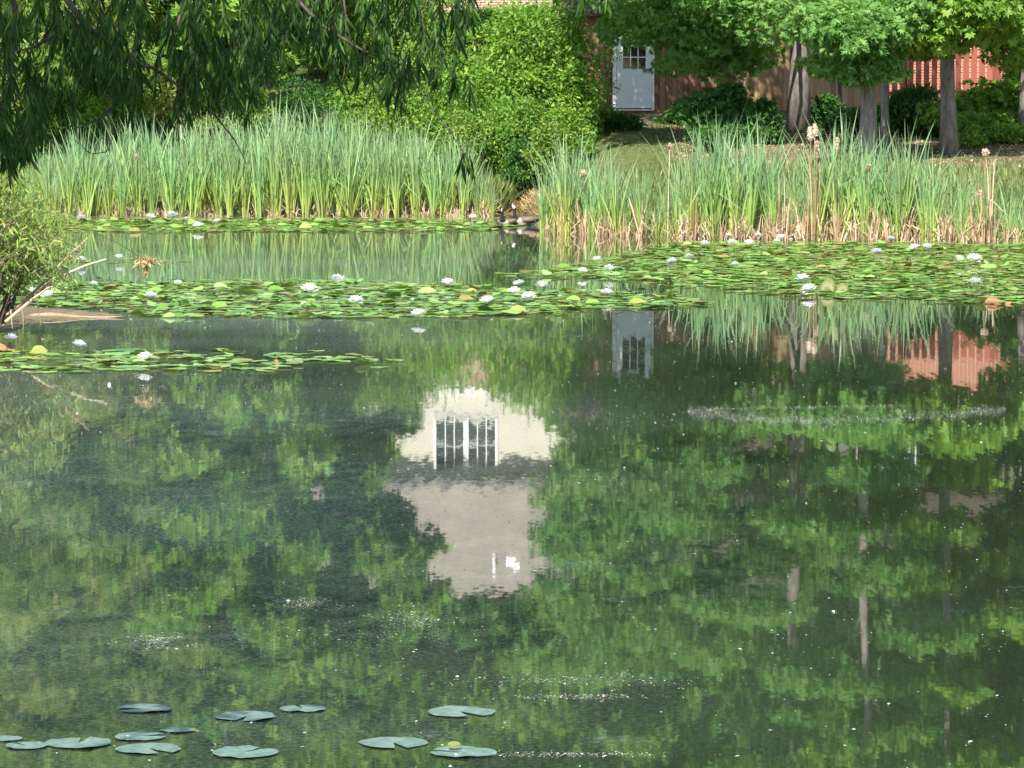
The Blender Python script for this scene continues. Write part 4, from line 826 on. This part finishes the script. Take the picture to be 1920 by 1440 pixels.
log(140, 596, 190, 6, 'low muddy ridge along the left bank before the pads', M['mud'])

def flower_mesh(openness):
    b = MB()
    for ring, (n, el, L) in enumerate(((10, .2 + openness, 1.0), (10, .5 + openness, .95), (8, .85 + openness * .8, .85), (6, 1.15 + openness * .4, .7))):
        a = np.arange(n) * 2 * PI / n + ring * .4 + rng.normal(0, .06, n); e = np.clip(el + .18 + rng.normal(0, .1, n), .1, 1.5)
        A = np.stack([np.cos(a) * np.cos(e), np.sin(a) * np.cos(e), np.sin(e)], 1); N = np.stack([-np.cos(a) * np.sin(e), -np.sin(a) * np.sin(e), np.cos(e)], 1)
        b.leaves(A * .1, A, N, L, .6, LANCE)
    return b.mesh('petals', M['petal'])
FM = [flower_mesh(o_) for o_ in (0, .1, .2, .35, .55)]
sb_ = MB(); n = 14; a = rng.uniform(0, 6.28, n); A = np.stack([np.cos(a) * .35, np.sin(a) * .35, np.ones(n)], 1); sb_.leaves(np.zeros((n, 3)), A, unit(n), .45, .08, LANCE); STM = sb_.mesh('stamens', M['stamen'])
FL = [(152, 412, 14, 'tiny white lily at the left end of the far band'), (282, 410, 16, 'white lily at the foot of the left cattails, beside the larger one'), (322, 409, 22, 'largest white lily of the far band, under the left cattails'), (372, 427, 17, 'white lily at the front edge of the far band, doubled by its reflection'),
 (407, 418, 12, 'small white lily right of the mirrored one in the far band'), (350, 415, 10, 'small half-open white lily between two larger ones in the far band'), (886, 411, 13, 'lone white lily left of the two geese'),
 (152, 493, 16, 'white lily over the low dead stalk, left of two floating alone'), (223, 488, 13, 'white lily floating alone right of the tip of the low dead stalk'), (99, 518, 15, 'ragged white lily behind the slanting dead stalks'), (8, 530, 20, 'ragged white lily at the left edge under the willow bush'),
 (175, 540, 15, 'white lily cupped in a brown pad, left part of the middle band'), (91, 561, 22, 'full white lily left of the cupped one, near the mud'), (62, 553, 17, 'white lily half hidden by the dead stalks'), (282, 561, 21, 'white lily at the left third of the middle band'), (333, 538, 15, 'pale small lily at the back of the middle band, left'),
 (579, 547, 24, 'large star-like white lily in the middle band'), (633, 532, 27, 'wide white lily at the back edge of the middle band'), (839, 535, 20, 'white lily at the back edge of the band, right of the wide one'), (973, 538, 19, 'white lily left in the back pair of a group of five'), (1016, 541, 20, 'white lily right in the back pair of a group of five'),
 (964, 553, 19, 'white lily in the centre of a group of five'), (992, 562, 20, 'upright white lily at the front right of a group of five'), (914, 570, 23, 'white lily at the front left of a group of five'), (667, 569, 20, 'white lily in the front half of the middle band'), (774, 571, 8, 'closed white bud in the middle of the band'), (785, 595, 22, 'white lily at the front edge of the middle band, mirrored below'),
 (1137, 556, 20, 'white lily near the right tip of the middle band'), (21, 643, 21, 'white lily by the rotten stump at the left edge'), (148, 655, 21, 'white lily before a yellow-green folded pad in the thin strip'), (272, 680, 22, 'white lily at the front of the thin strip, mirrored below'),
 (1120, 491, 14, 'small white lily at the left tip of the right raft'), (1092, 514, 14, 'small white lily on the thin left arm of the right raft'), (1143, 511, 21, 'white lily near the left arm of the right raft'), (1260, 495, 17, 'white lily in the left part of the right raft'), (1292, 488, 15, 'white lily just right of another in the left part of the raft'),
 (1321, 461, 14, 'white lily at the back left corner of the right raft'), (1366, 447, 11, 'small white lily against the reeds, back of the right raft'), (1404, 461, 15, 'white lily at the back of the raft, below the reeds'), (1372, 459, 13, 'white lily between two others at the back of the raft'), (1422, 447, 14, 'white lily touching the dead reeds at the back of the raft'),
 (1465, 449, 12, 'small white lily under the fluffy cattails'), (1456, 457, 10, 'faint white lily below the one under the fluffy cattails'), (1482, 456, 9, 'tiny white lily right of the one under the fluffy cattails'), (1671, 452, 13, 'white lily at the reed edge, right half of the raft'), (1644, 477, 18, 'flat white lily in the middle of the right raft'), (1715, 469, 15, 'left of two neighbouring white lilies at the back right of the raft'),
 (1738, 468, 14, 'right of two neighbouring white lilies at the back right of the raft'), (1378, 500, 12, 'faint white lily amid the left half of the raft'), (1505, 528, 20, 'white lily behind the front one, left of the raised olive leaves'), (1517, 547, 21, 'white lily at the raft front, left of the raised olive leaves'), (1798, 492, 17, 'left of the white pair at the right side of the raft'),
 (1827, 489, 20, 'right of the white pair at the right side of the raft'), (1828, 534, 20, 'white lily alone in the front right of the raft')]
for (px, py, w, lab) in FL:
    p = onwater(px, py + w * .3); k = sc(p[1]); s = w / k * .76; f = empty('water_lily', (p[0], p[1], .055), lab, 'water lily', 'white water lilies', rng.uniform(0, 6)); f.rotation_euler = (rng.uniform(-.25, .25), rng.uniform(-.25, .25), rng.uniform(0, 6)); f.scale = (s, s, s)
    o = new_obj('petals', FM[4 if w < 10 else int(rng.integers(4))], f)
    new_obj('stamens', STM, f)
# ------------------------------------------------------------------ geese
def gmat(name, c, c2): return plain(name, c, c2, .7, 40)
GM = [gmat('goose_brown', (.22, .16, .11), (.12, .085, .06)), gmat('goose_breast', (.55, .45, .36), (.42, .33, .26)), gmat('goose_black', (.012, .012, .013), (.008, .008, .009)), gmat('goose_white', (.78, .76, .72), (.7, .68, .64))]
def goose(px, py, rz, k, headturn, lab):
    p = onwater(px, py); g = empty('goose', (p[0], p[1], 0), lab, 'goose', 'geese', rz); g.scale = (k, k, k)
    path = np.array([(-.44, .13, .012, .02), (-.36, .12, .045, .05), (-.24, .085, .085, .10), (-.08, .06, .115, .14), (.08, .065, .12, .145), (.18, .09, .10, .125), (.235, .14, .068, .085), (.262, .20, .043, .05), (.27, .27, .034, .036), (.268, .34, .031, .032), (.272, .39, .034, .034), (.292, .425, .042, .037), (.325, .43, .04, .034), (.355, .42, .026, .024), (.38, .412, .018, .016), (.41, .405, .013, .016), (.43, .40, .004, .006)])
    x, z = path[:, 0], path[:, 1]; T = np.gradient(np.stack([x, z], 1), axis=0); T /= np.linalg.norm(T, axis=1)[:, None]; Nn = np.stack([-T[:, 1], T[:, 0]], 1)
    n = 14; an = np.arange(n) * 2 * PI / n; V = []
    for q in range(len(path)):
        for a in an:
            y = math.sin(a) * path[q, 3]; v = math.cos(a) * path[q, 2]; X_ = x[q] + Nn[q, 0] * v; Z_ = z[q] + Nn[q, 1] * v
            if q >= 9:
                w_ = min(1, (q - 8) / 3) * headturn; dx = X_ - .27; X_, y = .27 + dx * math.cos(w_) - y * math.sin(w_), dx * math.sin(w_) + y * math.cos(w_)
            V.append((X_, y, Z_))
    groups = {}
    for q in range(len(path) - 1):
        for c in range(n):
            up = math.cos(an[c] + PI / n); mi = 3 if q == 0 or (q < 3 and up < -.3) else 0 if q < 4 else 1 if q < 6 else 2
            if q in (4,) and up > 0: mi = 0
            if q in (10, 11) and abs(math.sin(an[c] + PI / n)) > .55 : mi = 3
            groups.setdefault(mi, []).append((q * n + c, q * n + (c + 1) % n, (q + 1) * n + (c + 1) % n, (q + 1) * n + c))
    b = MB(); b.add(V, np.zeros((0, 4), int), .5)
    for mi, F in groups.items(): b.F.setdefault((4, mi), []).append(np.array(F))
    b.F.setdefault((n, 0), []).append(np.arange(n)[None]); b.F.setdefault((n, 2), []).append((np.arange(n) + (len(path) - 1) * n)[None, ::-1])
    o = b.obj('body', GM, g, True); s_ = o.modifiers.new('smooth', 'SUBSURF'); s_.levels = 1; s_.render_levels = 1
    for sy in (-1, 1):
        w = MB(); t = np.linspace(0, 1, 7); P = np.stack([.12 - .52 * t, sy * np.interp(t, [0, .4, 1], [.125, .15, .03]), .12 + .035 * t], 1); w.tube(P, np.interp(t, [0, .2, .6, 1], [.02, .065, .055, .008]), 8); w.obj('wing', GM[0], g, True)
goose(951, 424, math.radians(243), .78, .9, 'goose with a plain black head and neck, the left one of the two')
goose(984, 423, math.radians(214), .9, -.6, 'goose with a white cheek patch and upright neck, the right one of the two')

# ------------------------------------------------------------------ floating specks
mb = MB(); n = 34000
x = rng.uniform(-9, 10, n); y = 13 + 33 * rng.random(n) ** 1.0
z = np.full(n, .003); s = rng.gamma(1.4, .0019, n)
def patch(px, py, rx, ry, m, big=1.0):
    c = onwater(px, py); return c[0] + rng.normal(0, rx, 5 * m), c[1] + rng.normal(0, ry, 5 * m), rng.gamma(2., .00095 * big, 5 * m)
ex = []
for args in ((770, 1165, .10, .28, 260), (300, 1205, .07, .14, 320, 1.1), (580, 1133, .09, .12, 220), (640, 1195, .45, .25, 260), (1060, 1278, .3, .12, 220), (1095, 1309, .15, .04, 140), (1080, 1417, .2, .03, 160), (520, 720, .5, 1.0, 260), (330, 728, .35, .2, 220), (1180, 790, .35, .6, 260), (360, 985, .5, .6, 220), (700, 615, .8, 1.6, 300), (200, 985, .3, .4, 140)): ex.append(patch(*args))
t = rng.random(14000); axp = np.interp(t, [0, .25, .5, .8, 1], [1290, 1400, 1520, 1780, 1885]); ayp = np.interp(t, [0, .25, .5, .8, 1], [771, 786, 791, 779, 768]) + rng.normal(0, 5.5, 14000) + 2.5 * np.sin(t * 40)
q = np.array([onwater(a, b_) for a, b_ in zip(axp, ayp)]); ex.append((q[:, 0], q[:, 1], rng.gamma(2., .0009, 14000)))
t = rng.random(2500); q = np.array([onwater(1290 + 420 * a, 769 - 8 * a + rng.normal(0, 1.6)) for a in t]); ex.append((q[:, 0], q[:, 1], rng.gamma(2., .0009, 2500)))
x = np.concatenate([x] + [e[0] for e in ex]); y = np.concatenate([y] + [e[1] for e in ex]); s = np.concatenate([s] + [e[2] for e in ex]); n = len(x)
a = rng.uniform(0, 2 * PI, n); A = np.stack([np.cos(a), np.sin(a), rng.normal(0, .12, n)], 1); N = np.tile([0, 0, 1.0], (n, 1)) + rng.normal(0, .15, (n, 3))
mb.leaves(np.stack([x, y, np.full(n, .006)], 1), A, N, s * 2, s * 1.6, DIAMOND)
M['speck'] = leafmat('pollen_speck', [(0, (.26, .28, .24)), (.8, (.48, .50, .47)), (.97, (.5, .42, .28)), (1, (.4, .25, .12))], 0, .7)
tag(mb.obj('floating_specks', M['speck']), 'pale pollen, petals and dust floating on the open water', 'specks', kind='stuff')
pz = onwater(205, 722); b = MB(); b.tube([(0, 0, -.012), (0, 0, 0), (0, 0, .014), (0, 0, .02)], [.008, .016, .013, .003], 8); o = b.obj('floating_seed', M['white'], None, True); o.location = pz; tag(o, 'round white seed floating alone below the thin left strip of pads', 'seed')

# ------------------------------------------------------------------ light, sky, camera
W = bpy.data.worlds.new('World'); S.world = W; W.use_nodes = True; nt = W.node_tree
sky = nt.nodes.new('ShaderNodeTexSky'); sky.sky_type = 'NISHITA'; sky.sun_disc = False
EL, AZ = math.radians(49), math.radians(13)
sv = Vector((-math.sin(AZ) * math.cos(EL), -math.cos(AZ) * math.cos(EL), math.sin(EL)))
sky.sun_elevation = EL; sky.sun_rotation = math.atan2(sv.x, sv.y) % (2 * PI); sky.altitude = 100
nt.links.new(sky.outputs[0], nt.nodes['Background'].inputs[0]); nt.nodes['Background'].inputs[1].default_value = .13
sl = bpy.data.lights.new('sun', 'SUN'); sl.energy = 4.6; sl.angle = math.radians(.5); sl.color = (1, .95, .86)
so = bpy.data.objects.new('sun', sl); COL.objects.link(so); so.rotation_euler = sv.to_track_quat('Z', 'Y').to_euler(); so.location = (-20, -30, 60)
cd = bpy.data.cameras.new('camera'); cam = bpy.data.objects.new('camera', cd); COL.objects.link(cam)
cam.location = (0, 0, HC); cam.rotation_euler = (PI / 2 - PITCH, 0, 0); cd.sensor_width = 36; cd.lens = FPX / 1920 * 36; cd.clip_end = 3000; cd.clip_start = .5
S.camera = cam
S.view_settings.view_transform = 'Standard'; S.view_settings.look = 'None'; S.view_settings.exposure = 1.15; S.view_settings.gamma = 1
S.cycles.max_bounces = 7; S.cycles.diffuse_bounces = 3; S.cycles.glossy_bounces = 3; S.cycles.transmission_bounces = 3
S.cycles.caustics_reflective = False; S.cycles.caustics_refractive = False
S.render.film_transparent = False
